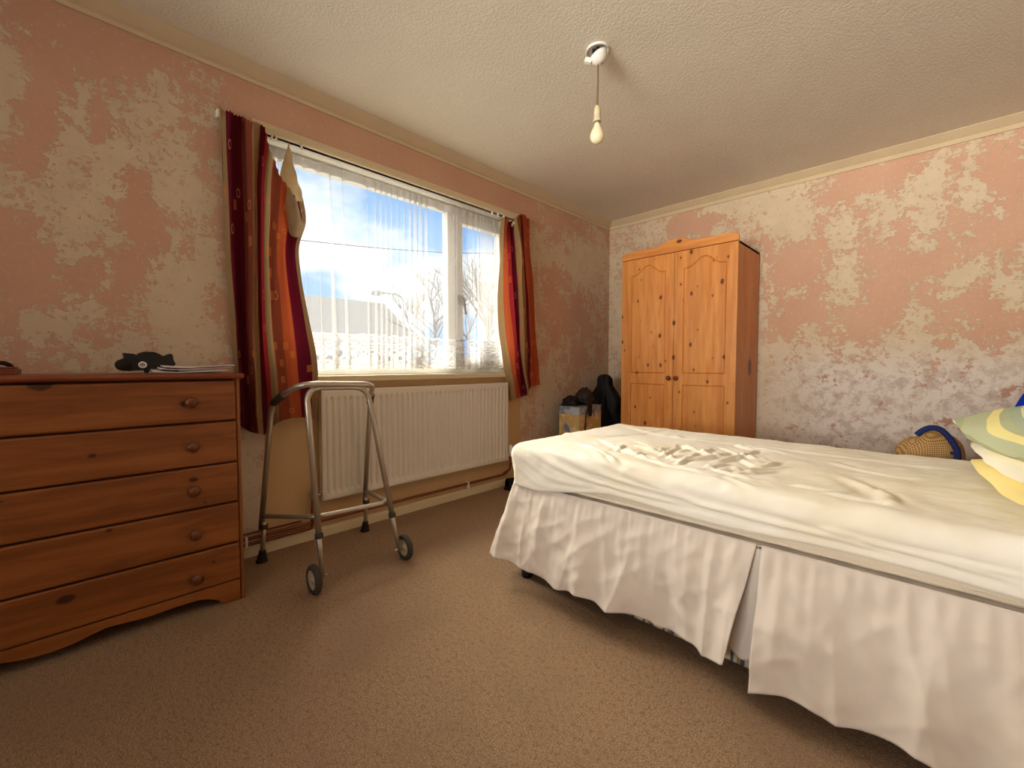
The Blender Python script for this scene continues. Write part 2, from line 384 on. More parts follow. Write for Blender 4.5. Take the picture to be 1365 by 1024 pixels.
wall_right = wall_grid('wall_right', 'x', XR, YF, YB, 0.0, ZC, None, (), greyfn=lambda u, z: max(0, min(1, (1.0 - z) / 0.3)))
W2 = (1.00, 2.90, 0.87, 2.22)  # opening for the added fill window, out of view
wall_front = wall_grid('wall_front', 'y', YF, 0.0, XR, 0.0, ZC, W2, ())
tag(MB().box(-0.30, XR + .1, YF - .1, YB + .1, -0.10, 0.0).build('floor', m_carpet), kind='structure')
tag(MB().box(-0.30, XR + .1, YF - .1, YB + .1, ZC, ZC + 0.1).build('ceiling', m_ceiling), kind='structure')
# outer leaf of the walls: keeps daylight out everywhere but the openings
ol = MB().box(-.30, -.12, YF - .1, WY0, -.1, ZC).box(-.30, -.12, WY1, YB + .1, -.1, ZC).box(-.30, -.12, WY0, WY1, WZ1 + .02, ZC).box(-.30, -.12, WY0, WY1, -.1, WZ0 - .02)
tag(ol.build('wall_left_masonry', m_cream_paint), kind='structure')
ol = MB().box(-.3, XR + .3, YB + .02, YB + .2, -.1, ZC + .1).box(XR + .02, XR + .2, YF - .1, YB + .1, -.1, ZC + .1)
tag(ol.build('wall_back_masonry', m_cream_paint), kind='structure')
ol = MB().box(-.3, W2[0], YF - .12, YF - .02, -.1, ZC).box(W2[1], XR + .2, YF - .12, YF - .02, -.1, ZC).box(W2[0], W2[1], YF - .12, YF - .02, W2[3], ZC).box(W2[0], W2[1], YF - .12, YF - .02, -.1, W2[2])
tag(ol.build('wall_front_masonry', m_cream_paint), kind='structure')
# coving
def coving(name, ax, c, a0, a1, sgn):
    prof = [(0.0, ZC - 0.068), (0.010, ZC - 0.068), (0.016, ZC - 0.055), (0.010, ZC - 0.040), (0.018, ZC - 0.036), (0.062, ZC - 0.004), (0.062, ZC), (0.0, ZC)]
    mb = MB()
    if ax == 'x': mb.prism(prof, (c, a0, 0), (sgn, 0, 0), (0, 0, 1), (0, 1, 0), a1 - a0)
    else: mb.prism(prof, (a0, c, 0), (0, sgn, 0), (0, 0, 1), (1, 0, 0), a1 - a0)
    tag(mb.build(name, m_coving), kind='structure')
coving('trim_1', 'x', 0.0, YF, YB, 1); coving('trim_2', 'y', YB, 0.0, XR, -1); coving('trim_3', 'x', XR, YF, YB, -1); coving('trim_4', 'y', YF, 0.0, XR, 1)
# skirting
def skirt(name, ax, c, a0, a1, sgn, h=0.055, t=0.014):
    prof = [(0, 0), (t, 0), (t, h - 0.012), (t * .6, h - 0.003), (0, h)]; mb = MB()
    if ax == 'x': mb.prism(prof, (c, a0, 0), (sgn, 0, 0), (0, 0, 1), (0, 1, 0), a1 - a0)
    else: mb.prism(prof, (a0, c, 0), (0, sgn, 0), (0, 0, 1), (1, 0, 0), a1 - a0)
    tag(mb.build(name, m_cream_paint), kind='structure')
skirt('baseboard_left', 'x', 0.0, YF, YB, 1); skirt('baseboard_back', 'y', YB, 0.0, XR, -1); skirt('baseboard_right', 'x', XR, YF, YB, -1); skirt('baseboard_front', 'y', YF, 0.0, XR, 1)

# painted panel under the window, lining of the opening, lintel board
tag(MB().box(-0.02, 0.002, WY0, WY1, 0.0, WZ0 - 0.03).build('trim_5', m_tan_panel), kind='structure')
tag(MB().box(-0.03, 0.008, WY0 - 0.02, WY1 + 0.02, WZ1, WZ1 + 0.047).build('trim_6', m_cream_paint, bevel=0.003), kind='structure')
tag(MB().box(-0.12, 0.0, WY0 - .02, WY1 + .02, WZ1, WZ1 + .02).build('trim_7', m_white), kind='structure')
rv = MB().box(-0.12, 0.001, WY0 - .02, WY0, WZ0 - .03, WZ1).box(-0.12, 0.001, WY1, WY1 + .02, WZ0 - .03, WZ1)
tag(rv.build('trim_8', m_cream_paint), kind='structure')
# window
win = empty('window_1', (-0.12, (WY0 + WY1) / 2, WZ0), kind='structure')
FX0, FX1 = -0.165, -0.105
fr = MB().box(FX0, FX1, WY0, WY1, WZ0 + .001, WZ0 + .055).box(FX0, FX1, WY0, WY1, WZ1 - .055, WZ1 - .001).box(FX0, FX1, WY0, WY0 + .055, WZ0 + .055, WZ1 - .055).box(FX0, FX1, WY1 - .055, WY1, WZ0 + .055, WZ1 - .055)
fr.build('frame', m_upvc, win, bevel=0.005)
MB().box(FX0, FX1 + .001, 1.885, 1.955, WZ0 + .0555, WZ1 - .0555).build('mullion', m_upvc, win, bevel=0.005)
ca = MB(); y0, y1, z0, z1 = 1.957, WY1 - .057, WZ0 + .057, WZ1 - .057
ca.box(-.15, -.092, y0, y1, z0, z0 + .06).box(-.15, -.092, y0, y1, z1 - .06, z1).box(-.15, -.092, y0, y0 + .055, z0 + .06, z1 - .06).box(-.15, -.092, y1 - .055, y1, z0 + .06, z1 - .06)
cas = ca.build('casement', m_upvc, win, bevel=0.006)
hd = MB().box(-.092, -.078, y0 + .012, y0 + .042, 1.38, 1.45).tube(fillet([(-.082, y0 + .027, 1.43), (-.05, y0 + .027, 1.43), (-.047, y0 + .045, 1.31)], .012), .008, 10)
hd.build('handle', plain('grey_window_handle', (150, 150, 150), 0.4, 0.5, var=.03), cas)
MB().box(-.142, -.138, WY0 + .05, 1.89, WZ0 + .05, WZ1 - .05).build('pane', m_glass, win)
MB().box(-.128, -.124, y0 + .05, y1 - .05, z0 + .055, z1 - .055).build('pane', m_glass, win)
MB().box(-0.165, 0.034, WY0 - .03, WY1 + .03, WZ0 - .034, WZ0).build('sill', m_cream_paint, win, bevel=0.006)
# made-up window to house the fill light, unseen behind the camera
w2 = empty('fill_window', (1.95, YF, W2[2]), kind='structure')
f2 = MB(); a0, a1, b0, b1 = W2; ya, yb = YF - .10, YF - .04
f2.box(a0, a1, ya, yb, b0 + .001, b0 + .06).box(a0, a1, ya, yb, b1 - .06, b1).box(a0, a0 + .06, ya, yb, b0 + .06, b1 - .06).box(a1 - .06, a1, ya, yb, b0 + .06, b1 - .06).box(1.92, 1.98, ya, yb, b0 + .06, b1 - .06)
f2.build('frame', m_upvc, w2, bevel=.005)
MB().box(a0 + .05, 1.93, ya + .02, ya + .024, b0 + .05, b1 - .05).build('pane', m_glass, w2); MB().box(1.97, a1 - .05, ya + .02, ya + .024, b0 + .05, b1 - .05).build('pane', m_glass, w2)
MB().box(a0 - .03, a1 + .03, YF - .1, YF + .05, b0 - .03, b0).build('sill', m_cream_paint, w2, bevel=.005)

# ------------------------------------------------------------------ outdoors
tag(MB().box(-90, -0.32, -80, 90, -.5, -.35).build('ground', plain('pale_concrete', (150, 146, 140), 0.9, .1)), kind='structure')
m_render = plain('white_render', (226, 224, 220), .8, .1, var=.04, scale=2); m_roof = plain('grey_roof_tiles', (150, 146, 142), .8, .1, var=.15, scale=3)
DX = -17.0
pA = on('x', DX, 470, 448); pB = on('x', DX, 600, 452); pR = on('x', DX, 455, 398)
ya, yb = on('x', DX, 380, 440).y, on('x', DX, 545, 440).y
ez = pA.z; rz = on('x', DX - 3, 470, 400).z
hs = empty('bungalow', (DX - 3, (ya + yb) / 2, -.35), 'low white building with a grey pitched roof across the street', 'building')
MB().box(DX - 6, DX, ya, yb, -.35, ez).build('wall', m_render, hs)
MB().prism([(-6.4, ez - .05), (0.4, ez - .05), (-3, rz)], (DX, ya - .3, 0), (1, 0, 0), (0, 0, 1), (0, 1, 0), yb - ya + .6).build('roof', m_roof, hs)
MB().box(DX + .3, DX + .45, ya - .3, yb + .3, ez - .25, ez + .02).build('fascia', m_render, hs)
for k in range(4):
    yy = ya + (yb - ya) * (k + .5) / 4
    wf = MB().box(DX - .02, DX + .05, yy - .7, yy + .7, .6, 1.7).build('window', m_upvc, hs); MB().box(DX + .04, DX + .06, yy - .6, yy + .6, .68, 1.62).build('pane', plain('dark_glass', (70, 80, 90), .1, .5), wf)
# garden wall across the street
pw = on('x', -11, 560, 470)
tag(MB().box(-11.15, -11, -6, 26, -.35, 1.0).box(-11.2, -10.95, -6, 26, 1.0, 1.07).build('garden_wall', plain('pale_brick', (206, 190, 172), .9, .1, var=.12, scale=8)), 'pale low garden wall beyond the window', 'wall')
# street lamp
sl0 = on('x', -15, 538, 440); sl1 = on('x', -15, 537, 402); sl2 = on('x', -15, 528, 392); sl3 = on('x', -15, 506, 390)
la = empty('street_lamp', (sl0.x, sl0.y, -.35), 'grey street lamp with a curved arm seen through the net curtain', 'street lamp')
m_lamp = plain('galvanised_lamp_post', (176, 178, 180), .5, .4, .3)
MB().tube([(sl0.x, sl0.y, -.35), (sl0.x, sl0.y, 1.0), sl0, sl1], [.09, .08, .065, .055], 10).build('post', m_lamp, la)
MB().tube(fillet([sl1 - Vector((0, 0, .1)), sl1 + Vector((0, -.02, .16)), sl2, sl3], .2), .045, 8).build('arm', m_lamp, la)
MB().lathe(sl3 + Vector((0, .15, -.02)), [(0.001, 0), (.09, .02), (.13, .25), (.11, .5), (.001, .56)], (0, -1, -.05), 12).build('head', m_lamp, la)
# bare trees
m_bark = plain('grey_bark', (150, 138, 126), .9, .1, var=.2, scale=6)
def bare_tree(base, h, seed, label):
    rnd = random.Random(seed); root = empty('bare_tree', base, label, 'tree', 'bare trees across the street')
    tr, br = MB(), MB(); b = Vector(base)
    tr.tube([b, b + Vector((.05, .05, h * .25)), b + Vector((0, .1, h * .5))], [.14, .11, .07], 8)
    def grow(p, d, L, r, lev):
        q = p + d * L; mid = p + d * L * .5 + Vector((rnd.uniform(-1, 1), rnd.uniform(-1, 1), rnd.uniform(-.3, .5))) * L * .08
        br.tube([p, mid, q], [r, r * .8, r * .6], 4, False)
        if lev == 0: return
        for k in range(rnd.choice((3, 4)) if lev > 1 else 3):
            t = rnd.uniform(.45, 1.0); pp = p + (q - p) * t
            nd = (d + Vector((rnd.uniform(-1, 1), rnd.uniform(-1, 1), rnd.uniform(-.25, .8))) * .85).normalized()
            grow(pp, nd, L * rnd.uniform(.55, .8), r * .55, lev - 1)
    for k in range(7):
        a = rnd.uniform(0, 6.28); z = h * rnd.uniform(.22, .5)
        grow(b + Vector((0, .05, z)), Vector((math.cos(a) * .7, math.sin(a) * .7, rnd.uniform(.5, 1.2))).normalized(), h * .24, .05, 4)
    tr.build('trunk', m_bark, root); br.build('branches', m_bark, root, recalc=False)
for px, dx, h, sd_, lab in ((648, -9.5, 6.2, 3, 'bare tree seen through the casement pane at the right of the window'), (578, -15.5, 6.8, 8, 'bare tree seen through the large pane left of the window mullion'), (420, -27, 5.2, 5, 'small bare tree behind the white building by the left curtain')):
    p = on('x', dx, px, 480); bare_tree((p.x, p.y, -.35), h, sd_, lab)
pa, pb = on('x', -9, 380, 318), on('x', -9, 690, 338)
tag(MB().tube([pa.lerp(pb, t) - Vector((0, 0, math.sin(t * math.pi) * .12)) for t in np.linspace(0, 1, 14)], .012, 6).build('overhead_cable', m_darkrub), 'thin dark overhead cable crossing the sky outside', 'cable')

# ------------------------------------------------------------------ curtain track, net, curtains
ct = empty('curtain_track', (0.02, 1.4, 2.08), 'cream plastic curtain track along the top of the window', 'curtain track')
MB().box(0.008, 0.030, 0.50, 2.50, 2.078, 2.100).build('rail', m_cream_paint, ct, bevel=.003)
MB().box(0.008, 0.034, 0.49, 0.505, 2.070, 2.104).build('end_stop', m_white, ct, bevel=.002); MB().box(0.008, 0.034, 2.495, 2.51, 2.070, 2.104).build('end_stop', m_white, ct, bevel=.002)
for yy in (0.72, 0.74, 0.86, 2.20, 2.26, 2.32):
    MB().box(0.015, 0.026, yy - .004, yy + .004, 2.052, 2.082).build('glider', m_white, ct)

def net_mat():
    M = Mat('white_net_lace', .9, .1)
    uv = M.n('ShaderNodeUVMap').outputs[0]; s = M.sep(uv); u, v = s[0], s[1]
    # lace border: medallions in a repeat of 0.13 m, v = metres above the hem
    cu = M.math('SUBTRACT', M.math('FRACT', M.math('DIVIDE', u, .13)), .5); cu = M.math('MULTIPLY', cu, .13)
    def ring(cx, cy, r, t):
        dx = M.math('SUBTRACT', cu, cx); dy = M.math('SUBTRACT', v, cy)
        d = M.math('SQRT', M.math('ADD', M.math('MULTIPLY', dx, dx), M.math('MULTIPLY', dy, dy)))
        return M.math('LESS_THAN', M.math('ABSOLUTE', M.math('SUBTRACT', d, r)), t)
    pat = ring(0, .10, .048, .005)
    for a in ((0, .10, .014, .006), (0, .045, .036, .007), (0, .10, .031, .003), (0, .165, .015, .004), (.05, .045, .012, .006), (-.05, .045, .012, .006), (.055, .15, .012, .005), (-.055, .15, .012, .005), (0, .045, .012, .012), (.062, .10, .008, .008), (-.062, .10, .008, .008)):
        pat = M.math('MAXIMUM', pat, ring(*a))
    for h in (.200, .206, .012):
        pat = M.math('MAXIMUM', pat, M.math('LESS_THAN', M.math('ABSOLUTE', M.math('SUBTRACT', v, h)), .0035))
    pat = M.math('MULTIPLY', pat, M.math('LESS_THAN', v, .21))
    head = M.math('GREATER_THAN', v, 1.085)
    border = M.math('LESS_THAN', v, .2)
    a = M.math('ADD', .27, M.math('MULTIPLY', border, .12)); a = M.math('ADD', a, M.math('MULTIPLY', pat, .55)); a = M.math('ADD', a, M.math('MULTIPLY', head, .45))
    dif = M.n('ShaderNodeBsdfDiffuse'); dif.inputs[0].default_value = (.80, .79, .77, 1); tl = M.n('ShaderNodeBsdfTranslucent'); tl.inputs[0].default_value = (.62, .63, .66, 1)
    m1 = M.n('ShaderNodeMixShader'); m1.inputs[0].default_value = .38; M.l(dif.outputs[0], m1.inputs[1]); M.l(tl.outputs[0], m1.inputs[2])
    tp = M.n('ShaderNodeBsdfTransparent'); m2 = M.n('ShaderNodeMixShader'); M.l(a, m2.inputs[0]); M.l(tp.outputs[0], m2.inputs[1]); M.l(m1.outputs[0], m2.inputs[2]); M.l(m2.outputs[0], M.out.inputs[0])
    return M.m
ns, nv = 560, 40
S = np.linspace(0, 3.0, ns); NY0, NY1, NZ0, NZ1 = 0.70, 2.48, 0.912, 2.045
rn = np.random.RandomState(4)
ph = np.cumsum(1 + .55 * np.sin(S * 5.3 + 1) + .35 * np.sin(S * 13.1)) / ns * 3.0 * 2 * math.pi / .095
amp = .013 + .020 * (.5 + .5 * np.sin(S * 9.7 + 1.5 * np.sin(S * 3.1)))
P = np.zeros((ns, nv, 3)); uvs = np.zeros((ns, nv, 2))
for j in range(nv):
    t = j / (nv - 1)                     # 0 hem .. 1 header
    k = 1.0 - .45 * t
    y = NY0 + S / 3.0 * (NY1 - NY0) + amp * k * np.sin(ph + .4 * (1 - t) * np.sin(S * 7)) + .012 * (1 - t) * np.sin(S * 3.3)
    x = -.050 + (.010 + .5 * amp * k) * np.cos(ph + .4 * (1 - t) * np.sin(S * 7))
    hem = .012 * np.abs(np.sin(S / .13 * math.pi + math.pi / 2)) * (1 - t)
    P[:, j, 0] = x; P[:, j, 1] = y; P[:, j, 2] = NZ0 + .014 - hem + t * (NZ1 - NZ0 - .014)
    uvs[:, j, 0] = S; uvs[:, j, 1] = t * (NZ1 - NZ0)
net = MB().grid(P).build('net_curtain', net_mat(), uv=uvs.reshape(-1, 2), recalc=False)
tag(net, 'sheer white net curtain with a scalloped lace border across the window', 'net curtain')
tag(MB().tube([(-.05, WY0 + .01, 2.05), (-.05, WY1 - .01, 2.05)], .004, 8).build('net_curtain_wire', m_white), 'white stretched wire carrying the net curtain under the window head', 'curtain wire')

def curtain_mat(name, stops, lining=(196, 176, 140)):
    M = Mat(name, .85, .15); uv = M.n('ShaderNodeUVMap').outputs[0]; s = M.sep(uv); u, v = s[0], s[1]
    r = M.n('ShaderNodeValToRGB'); cr = r.color_ramp; cr.interpolation = 'CONSTANT'
    while len(cr.elements) < len(stops): cr.elements.new(.5)
    for e, (p, c) in zip(cr.elements, stops): e.position = p; e.color = lin(c)
    M.l(u, r.inputs[0])
    c = r.outputs[0]
    # woven squares and ring motifs scattered down the stripes
    U = M.math('MULTIPLY', u, 26.0); V = M.math('MULTIPLY', v, 30.0)
    cmb = M.n('ShaderNodeCombineXYZ'); M.l(M.math('FLOOR', U), cmb.inputs[0]); M.l(M.math('FLOOR', V), cmb.inputs[1])
    wn = M.n('ShaderNodeTexWhiteNoise', noise_dimensions='2D'); M.l(cmb.outputs[0], wn.inputs['Vector'])
    fu = M.math('SUBTRACT', M.math('FRACT', U), .5); fv = M.math('SUBTRACT', M.math('FRACT', V), .5)
    d = M.math('MAXIMUM', M.math('ABSOLUTE', fu), M.math('ABSOLUTE', fv))
    sq = M.math('MULTIPLY', M.math('LESS_THAN', d, .42), M.math('GREATER_THAN', wn.outputs['Value'], .955))
    c = M.mix(M.math('MULTIPLY', sq, .75), c, lin((214, 132, 66)))
    rad = M.math('SQRT', M.math('ADD', M.math('MULTIPLY', fu, fu), M.math('MULTIPLY', fv, fv)))
    rg = M.math('MULTIPLY', M.math('LESS_THAN', M.math('ABSOLUTE', M.math('SUBTRACT', rad, .36)), .06), M.math('LESS_THAN', wn.outputs['Value'], .025))
    c = M.mix(M.math('MULTIPLY', rg, .8), c, lin((222, 160, 110)))
    g = M.n('ShaderNodeNewGeometry'); c = M.mix(M.math('SUBTRACT', 1.0, g.outputs['Backfacing']), c, lin(lining))
    v3 = M.coord(); c = M.mix(M.math('MULTIPLY', M.noise(v3, 30, 4), .25), c, (0.02, 0.01, 0.01, 1), 'MULTIPLY')
    M.col(c); M.bump(M.noise(v3, 500, 2), .2, .001)
    tr = M.n('ShaderNodeBsdfTranslucent'); M.l(r.outputs[0], tr.inputs['Color']); mx = M.n('ShaderNodeMixShader'); mx.inputs[0].default_value = .24
    M.l(M.b.outputs[0], mx.inputs[1]); M.l(tr.outputs[0], mx.inputs[2]); M.l(mx.outputs[0], M.out.inputs[0]); return M.m
BUR, RUS, TAN, ORA, RED = (104, 20, 42), (142, 70, 50), (170, 138, 98), (186, 88, 52), (152, 40, 46)
def drape(name, rows, depths, nu, nv, stops, label, fold=.007, kf=52):
    net_ = np.array([[list(on('x', depths[i][j] if isinstance(depths[0], (list, tuple)) else depths[j], px, py)) for j, (px, py) in enumerate(r)] for i, r in enumerate(rows)])
    P = loft(net_, nu, nv)
    U = np.linspace(0, 1, nu)[:, None]; V = np.linspace(0, 1, nv)[None, :]
    P[:, :, 0] += fold * np.sin(U * kf + 1.5 * np.sin(V * 3)) * (1 - .5 * V)
    for i in range(nu):
        for j in range(nv):
            u_, v_ = i / nu, j / nv
            P[i, j, 0] += .022 * mnoise.noise(Vector((u_ * 9 + v_ * 2.5, v_ * 3.0 - u_ * 2, 3.3))) * min(1, v_ * 6 + .2) + .007 * mnoise.noise(Vector((u_ * 26 + v_ * 5, v_ * 6, 1.3)))
    P[:, :, 0] = np.maximum(P[:, :, 0], .012)
    head = np.clip(1 - V / .05, 0, 1); P[:, :, 0] += head * .006 * np.sin(U * 190); P[:, :, 2] += head * .006 * np.abs(np.sin(U * 95))
    uv = np.stack(np.broadcast_arrays(U, 1 - V), -1)
    root = empty(name, (0.05, float(P[:, -1, 1].mean()), float(P[:, -1, 2].mean())), label, 'curtain')
    o = MB().grid(P).build('panel', curtain_mat(name + '_fabric', stops), root, uv=uv.reshape(-1, 2), recalc=False)
    # header tape
    hp = P[:, 0, :]; T = np.stack([hp + np.array([-.016, 0, -.022]), hp + np.array([-.016, 0, -.045])], 1)
    MB().grid(T).build('header_tape', cloth(name + '_tape', (206, 190, 160)), root, recalc=False)
    return root, o
LROWS = [
 [(291, 143), (304, 149), (320, 156), (337, 163), (352, 171), (365, 213), (382, 248), (403, 268), (384, 190)],
 [(295, 230), (306, 232), (322, 235), (337, 236), (347, 248), (360, 266), (380, 290), (407, 297), (372, 248)],
 [(299, 330), (310, 330), (326, 330), (338, 330), (346, 335), (358, 342), (376, 342), (398, 340), (384, 330)],
 [(306, 430), (316, 430), (328, 430), (336, 430), (348, 430), (362, 430), (385, 430), (412, 425), (398, 430)],
 [(312, 500), (320, 500), (330, 500), (340, 500), (352, 500), (370, 500), (392, 500), (424, 495), (405, 500)],
 [(316, 562), (324, 570), (334, 576), (345, 578), (354, 578), (373, 562), (398, 557), (421, 558), (408, 556)]]
LD = [.025, .085, .035, .120, .040, .130, .070, .135, .05]
drape('left_hung_curtain', LROWS, LD, 220, 90,
      [(0, TAN), (.10, BUR), (.26, RUS), (.37, TAN), (.46, BUR), (.52, (196, 60, 60)), (.565, TAN), (.62, RUS), (.70, ORA), (.77, BUR), (.83, TAN), (.88, TAN)],
      'long red and tan striped curtain slipping off its hooks beside the chest')
RROWS = [
 [(667, 292), (674, 290), (681, 296), (688, 290), (696, 286), (704, 292)],
 [(665, 340), (673, 335), (682, 332), (692, 330), (698, 330), (707, 338)],
 [(663, 410), (675, 410), (686, 410), (695, 410), (703, 410), (712, 408)],
 [(670, 480), (682, 480), (692, 480), (699, 478), (706, 474), (716, 470)],
 [(679, 534), (689, 531), (698, 528), (704, 524), (708, 516), (718, 513)]]
drape('right_hung_curtain', RROWS, [.03, .085, .05, .11, .06, .03], 130, 70,
      [(0, TAN), (.16, ORA), (.30, RED), (.36, BUR), (.50, TAN), (.66, (140, 92, 56)), (.72, BUR), (.82, ORA)],
      'short orange and tan striped curtain gathered at the right end of the window')
for o in bpy.data.objects:
    if o.name.startswith(('left_hung', 'right_hung')): o.name = 'curtain'

# ------------------------------------------------------------------ radiator and pipes
RY0, RY1, RZ0, RZ1, RX = 0.916, 2.318, 0.214, 0.811, 0.072
ra = empty('radiator', (0.05, (RY0 + RY1) / 2, RZ0), 'white ribbed panel radiator on the wall below the window', 'radiator')
nfl = 38; ny, nz = nfl * 8 + 1, 46
yy = np.linspace(RY0, RY1, ny); zz = np.concatenate([np.linspace(RZ0, RZ0 + .07, 12), np.linspace(RZ0 + .075, RZ1 - .085, 22), np.linspace(RZ1 - .08, RZ1, 12)])
P = np.zeros((ny, len(zz), 3))
pitch = (RY1 - RY0 - .04) / nfl
for i, y in enumerate(yy):
    f = ((y - RY0 - .02) / pitch) % 1.0
    inb = (y > RY0 + .02) and (y < RY1 - .02)
    prof = (np.clip((abs(f - .5) - .22) / .14, 0, 1)) if inb else 0
    for j, z in enumerate(zz):
        e = np.clip((min(z - RZ0 - .03, RZ1 - .035 - z)) / .02, 0, 1)
        P[i, j] = (RX - .013 * prof * e - .004 * (1 - np.clip(min(z - RZ0, RZ1 - z, y - RY0, RY1 - y) / .006, 0, 1)), y, z)
MB().grid(P).build('front_panel', m_rad, ra, recalc=False)
for y_ in (RY0, RY1 - .003): MB().box(.025, RX - .003, y_, y_ + .003, RZ0, RZ1).build('side_cover', m_rad, ra)
tg = MB().box(.025, RX - .003, RY0, RY1, RZ1 - .004, RZ1 - .002)
tg.build('top_grille', m_rad, ra)
MB().box(.034, .040, RY0 + .02, RY1 - .02, RZ0 + .01, RZ1 - .01).build('back_panel', m_rad, ra)
for yb_ in (RY0 + .2, RY1 - .2): MB().box(.004, .036, yb_ - .02, yb_ + .02, RZ0 + .05, RZ1 - .06).build('bracket', m_rad, ra)
va = MB().tube([(.048, RY0 - .045, .25), (.048, RY0 + .01, .25)], .010, 10).lathe((.048, RY0 - .045, .235), [(.012, 0), (.014, .01), (.014, .03), (.009, .035), (.009, .05), (.001, .052)], n=14)
va.build('valve', m_alu, ra)
va = MB().tube([(.048, RY1 + .045, .25), (.048, RY1 - .01, .25)], .010, 10).lathe((.048, RY1 + .045, .235), [(.012, 0), (.02, .02), (.02, .08), (.012, .09), (.001, .092)], n=14)
va.build('valve', m_white, ra)
pp = empty('heating_pipes', (.03, 1.0, .08), 'brown copper heating pipes running along the skirting under the radiator', 'pipes')
MB().tube(fillet([(.028, YF + .05, .072), (.028, RY0 - .045, .072), (.028, RY0 - .045, .10), (.048, RY0 - .045, .24)], .03), .0085, 10).build('pipe', m_copper, pp)
MB().tube(fillet([(.028, YF + .05, .098), (.028, 2.33, .098), (.048, RY1 + .045, .14), (.048, RY1 + .045, .24)], .03), .0085, 10).build('pipe', m_copper, pp)
MB().tube([(.024, YF + .05, .121), (.024, RY0 - .1, .121)], .005, 8).build('pipe', m_copper, pp)
for y_ in (0.56, 1.95): MB().box(.012, .04, y_ - .006, y_ + .006, .06, .112).build('pipe_clip', m_white, pp, bevel=.002)

# ------------------------------------------------------------------ chest of drawers
CY0, CY1, CXF, CZ = -0.62, 0.46, 0.42, 0.912
ch = empty('chest_of_drawers', (.22, (CY0 + CY1) / 2, 0), 'wide stained pine chest of five drawers with round wooden knobs', 'chest of drawers')
MB().box(.035, CXF - .018, CY1 - .02, CY1, 0, CZ - .022).build('side_panel', m_chest_v, ch, bevel=.002); MB().box(.035, CXF - .018, CY0, CY0 + .02, 0, CZ - .022).build('side_panel', m_chest_v, ch, bevel=.002)
MB().box(.035, .045, CY0 + .02, CY1 - .02, .05, CZ - .022).build('back_panel', m_chest, ch)
MB().box(.03, CXF + .014, CY0 - .016, CY1 + .016, CZ - .022, CZ).build('top', m_chest_top, ch, bevel=.009, seg=3)
MB().box(CXF - .03, CXF - .012, CY0 + .02, CY1 - .02, .08, CZ - .022).build('front_frame', m_groove, ch)
for yv in (CY1 - .012, CY0): MB().box(CXF - .018, CXF - .004, yv, yv + .012, 0, CZ - .022).build('stile', m_chest_v, ch, bevel=.003)
for (za, zb, kz) in ((.729, .884, .806), (.564, .723, .641), (.404, .558, .475), (.240, .398, .311), (.088, .234, .142)):
    d = MB().box(CXF - .018, CXF, CY0 + .014, CY1 - .014, za, zb).build('drawer', m_chest, ch, bevel=.007, seg=3)
    for ky in (.300, 2 * (CY0 + CY1) / 2 - .300):
        MB().lathe((CXF - .002, ky, kz), [(.017, 0), (.012, .004), (.0085, .010), (.010, .014), (.018, .019), (.0205, .026), (.018, .033), (.010, .038), (.0001, .039)], (1, 0, 0), 20).build('knob', m_knob, d)
# scalloped plinth
half = (CY1 - CY0) / 2 - .016; pr = []
key = [(1.0, 0), (.90, 0), (.86, .022), (.80, .040), (.72, .050), (.58, .050), (.46, .047), (.34, .052), (.26, .056), (.20, .050), (.10, .038), (0, .033)]
rt = [(half * a, z) for a, z in key]
rt = [tuple(p) for p in catmull(np.array(rt), 60)]
poly = [(half, .084)] + rt + [(-a, z) for a, z in rt[::-1][1:]] + [(-half, .084)]
MB().prism(poly, (CXF - .016, (CY0 + CY1) / 2, 0), (0, 1, 0), (0, 0, 1), (1, 0, 0), .012).build('plinth', m_chest, ch, bevel=.0015)

# things on the chest
def toy():
    bx, z0 = .23, CZ
    root = empty('toy_car', (bx, .19, z0), 'small black toy vehicle with a white ring badge on the chest', 'toy')
    def at(px, py): p = on('x', bx, px, py + (z_off)); return (p.y, p.z)
    z_off = 0
    outl = [(163, 468), (179, 469.5), (181, 472), (184, 468.5), (191, 466.5), (204, 466.8), (211, 469.5), (216, 472.5), (220, 471.5), (226, 469), (229, 471), (230, 478), (233, 483), (229, 487.5), (223, 489.5), (228, 490.5), (231, 490), (230, 491.8), (222, 492), (218, 493.5), (212, 489.5), (200, 489.5), (198, 491), (197, 495), (194, 495.3), (192, 491), (178, 491.5), (172, 492.5), (160, 491), (155, 485), (157, 478), (165, 474.5)]
    poly = [at(*q) for q in outl]
    dz = z0 - min(p[1] for p in poly); poly = [(a, b + dz) for a, b in poly]
    MB().prism(poly, (bx - .028, 0, 0), (0, 1, 0), (0, 0, 1), (1, 0, 0), .056).build('body', m_black, root, bevel=.008, seg=3)
    c = at(164, 484); wz = c[1] + dz
    for sx in (-1, 1):
        MB().lathe((bx + sx * .024, c[0], wz), [(.0001, .012), (.010, .013), (.012, .010), (.019, .012), (.022, .006), (.022, -.004), (.0001, -.005)], (sx, 0, 0), 22).build('wheel', m_darkrub, root)
    c = at(189, 484)
    b = MB().lathe((bx + .0275, c[0], c[1] + dz), [(.0068, 0), (.0072, .0018), (.0125, .0018), (.0128, 0)], (1, 0, 0), 24); b.build('badge', m_white, root)
    n_ = MB(); n_.box(bx + .0275, bx + .0292, c[0] - .0038, c[0] - .0018, c[1] + dz - .005, c[1] + dz + .005).box(bx + .0275, bx + .0292, c[0] + .0018, c[0] + .0038, c[1] + dz - .005, c[1] + dz + .005).box(bx + .0275, bx + .0292, c[0] - .0038, c[0] + .0038, c[1] + dz - .005, c[1] + dz - .003)
    n_.build('badge_letter', m_white, root)
    MB().lathe((bx + .016, at(216, 0)[0], CZ + .010), [(.0001, .008), (.006, .009), (.010, .005), (.010, -.004), (.0001, -.005)], (1, 0, 0), 16).build('wheel', m_darkrub, root)
    return root
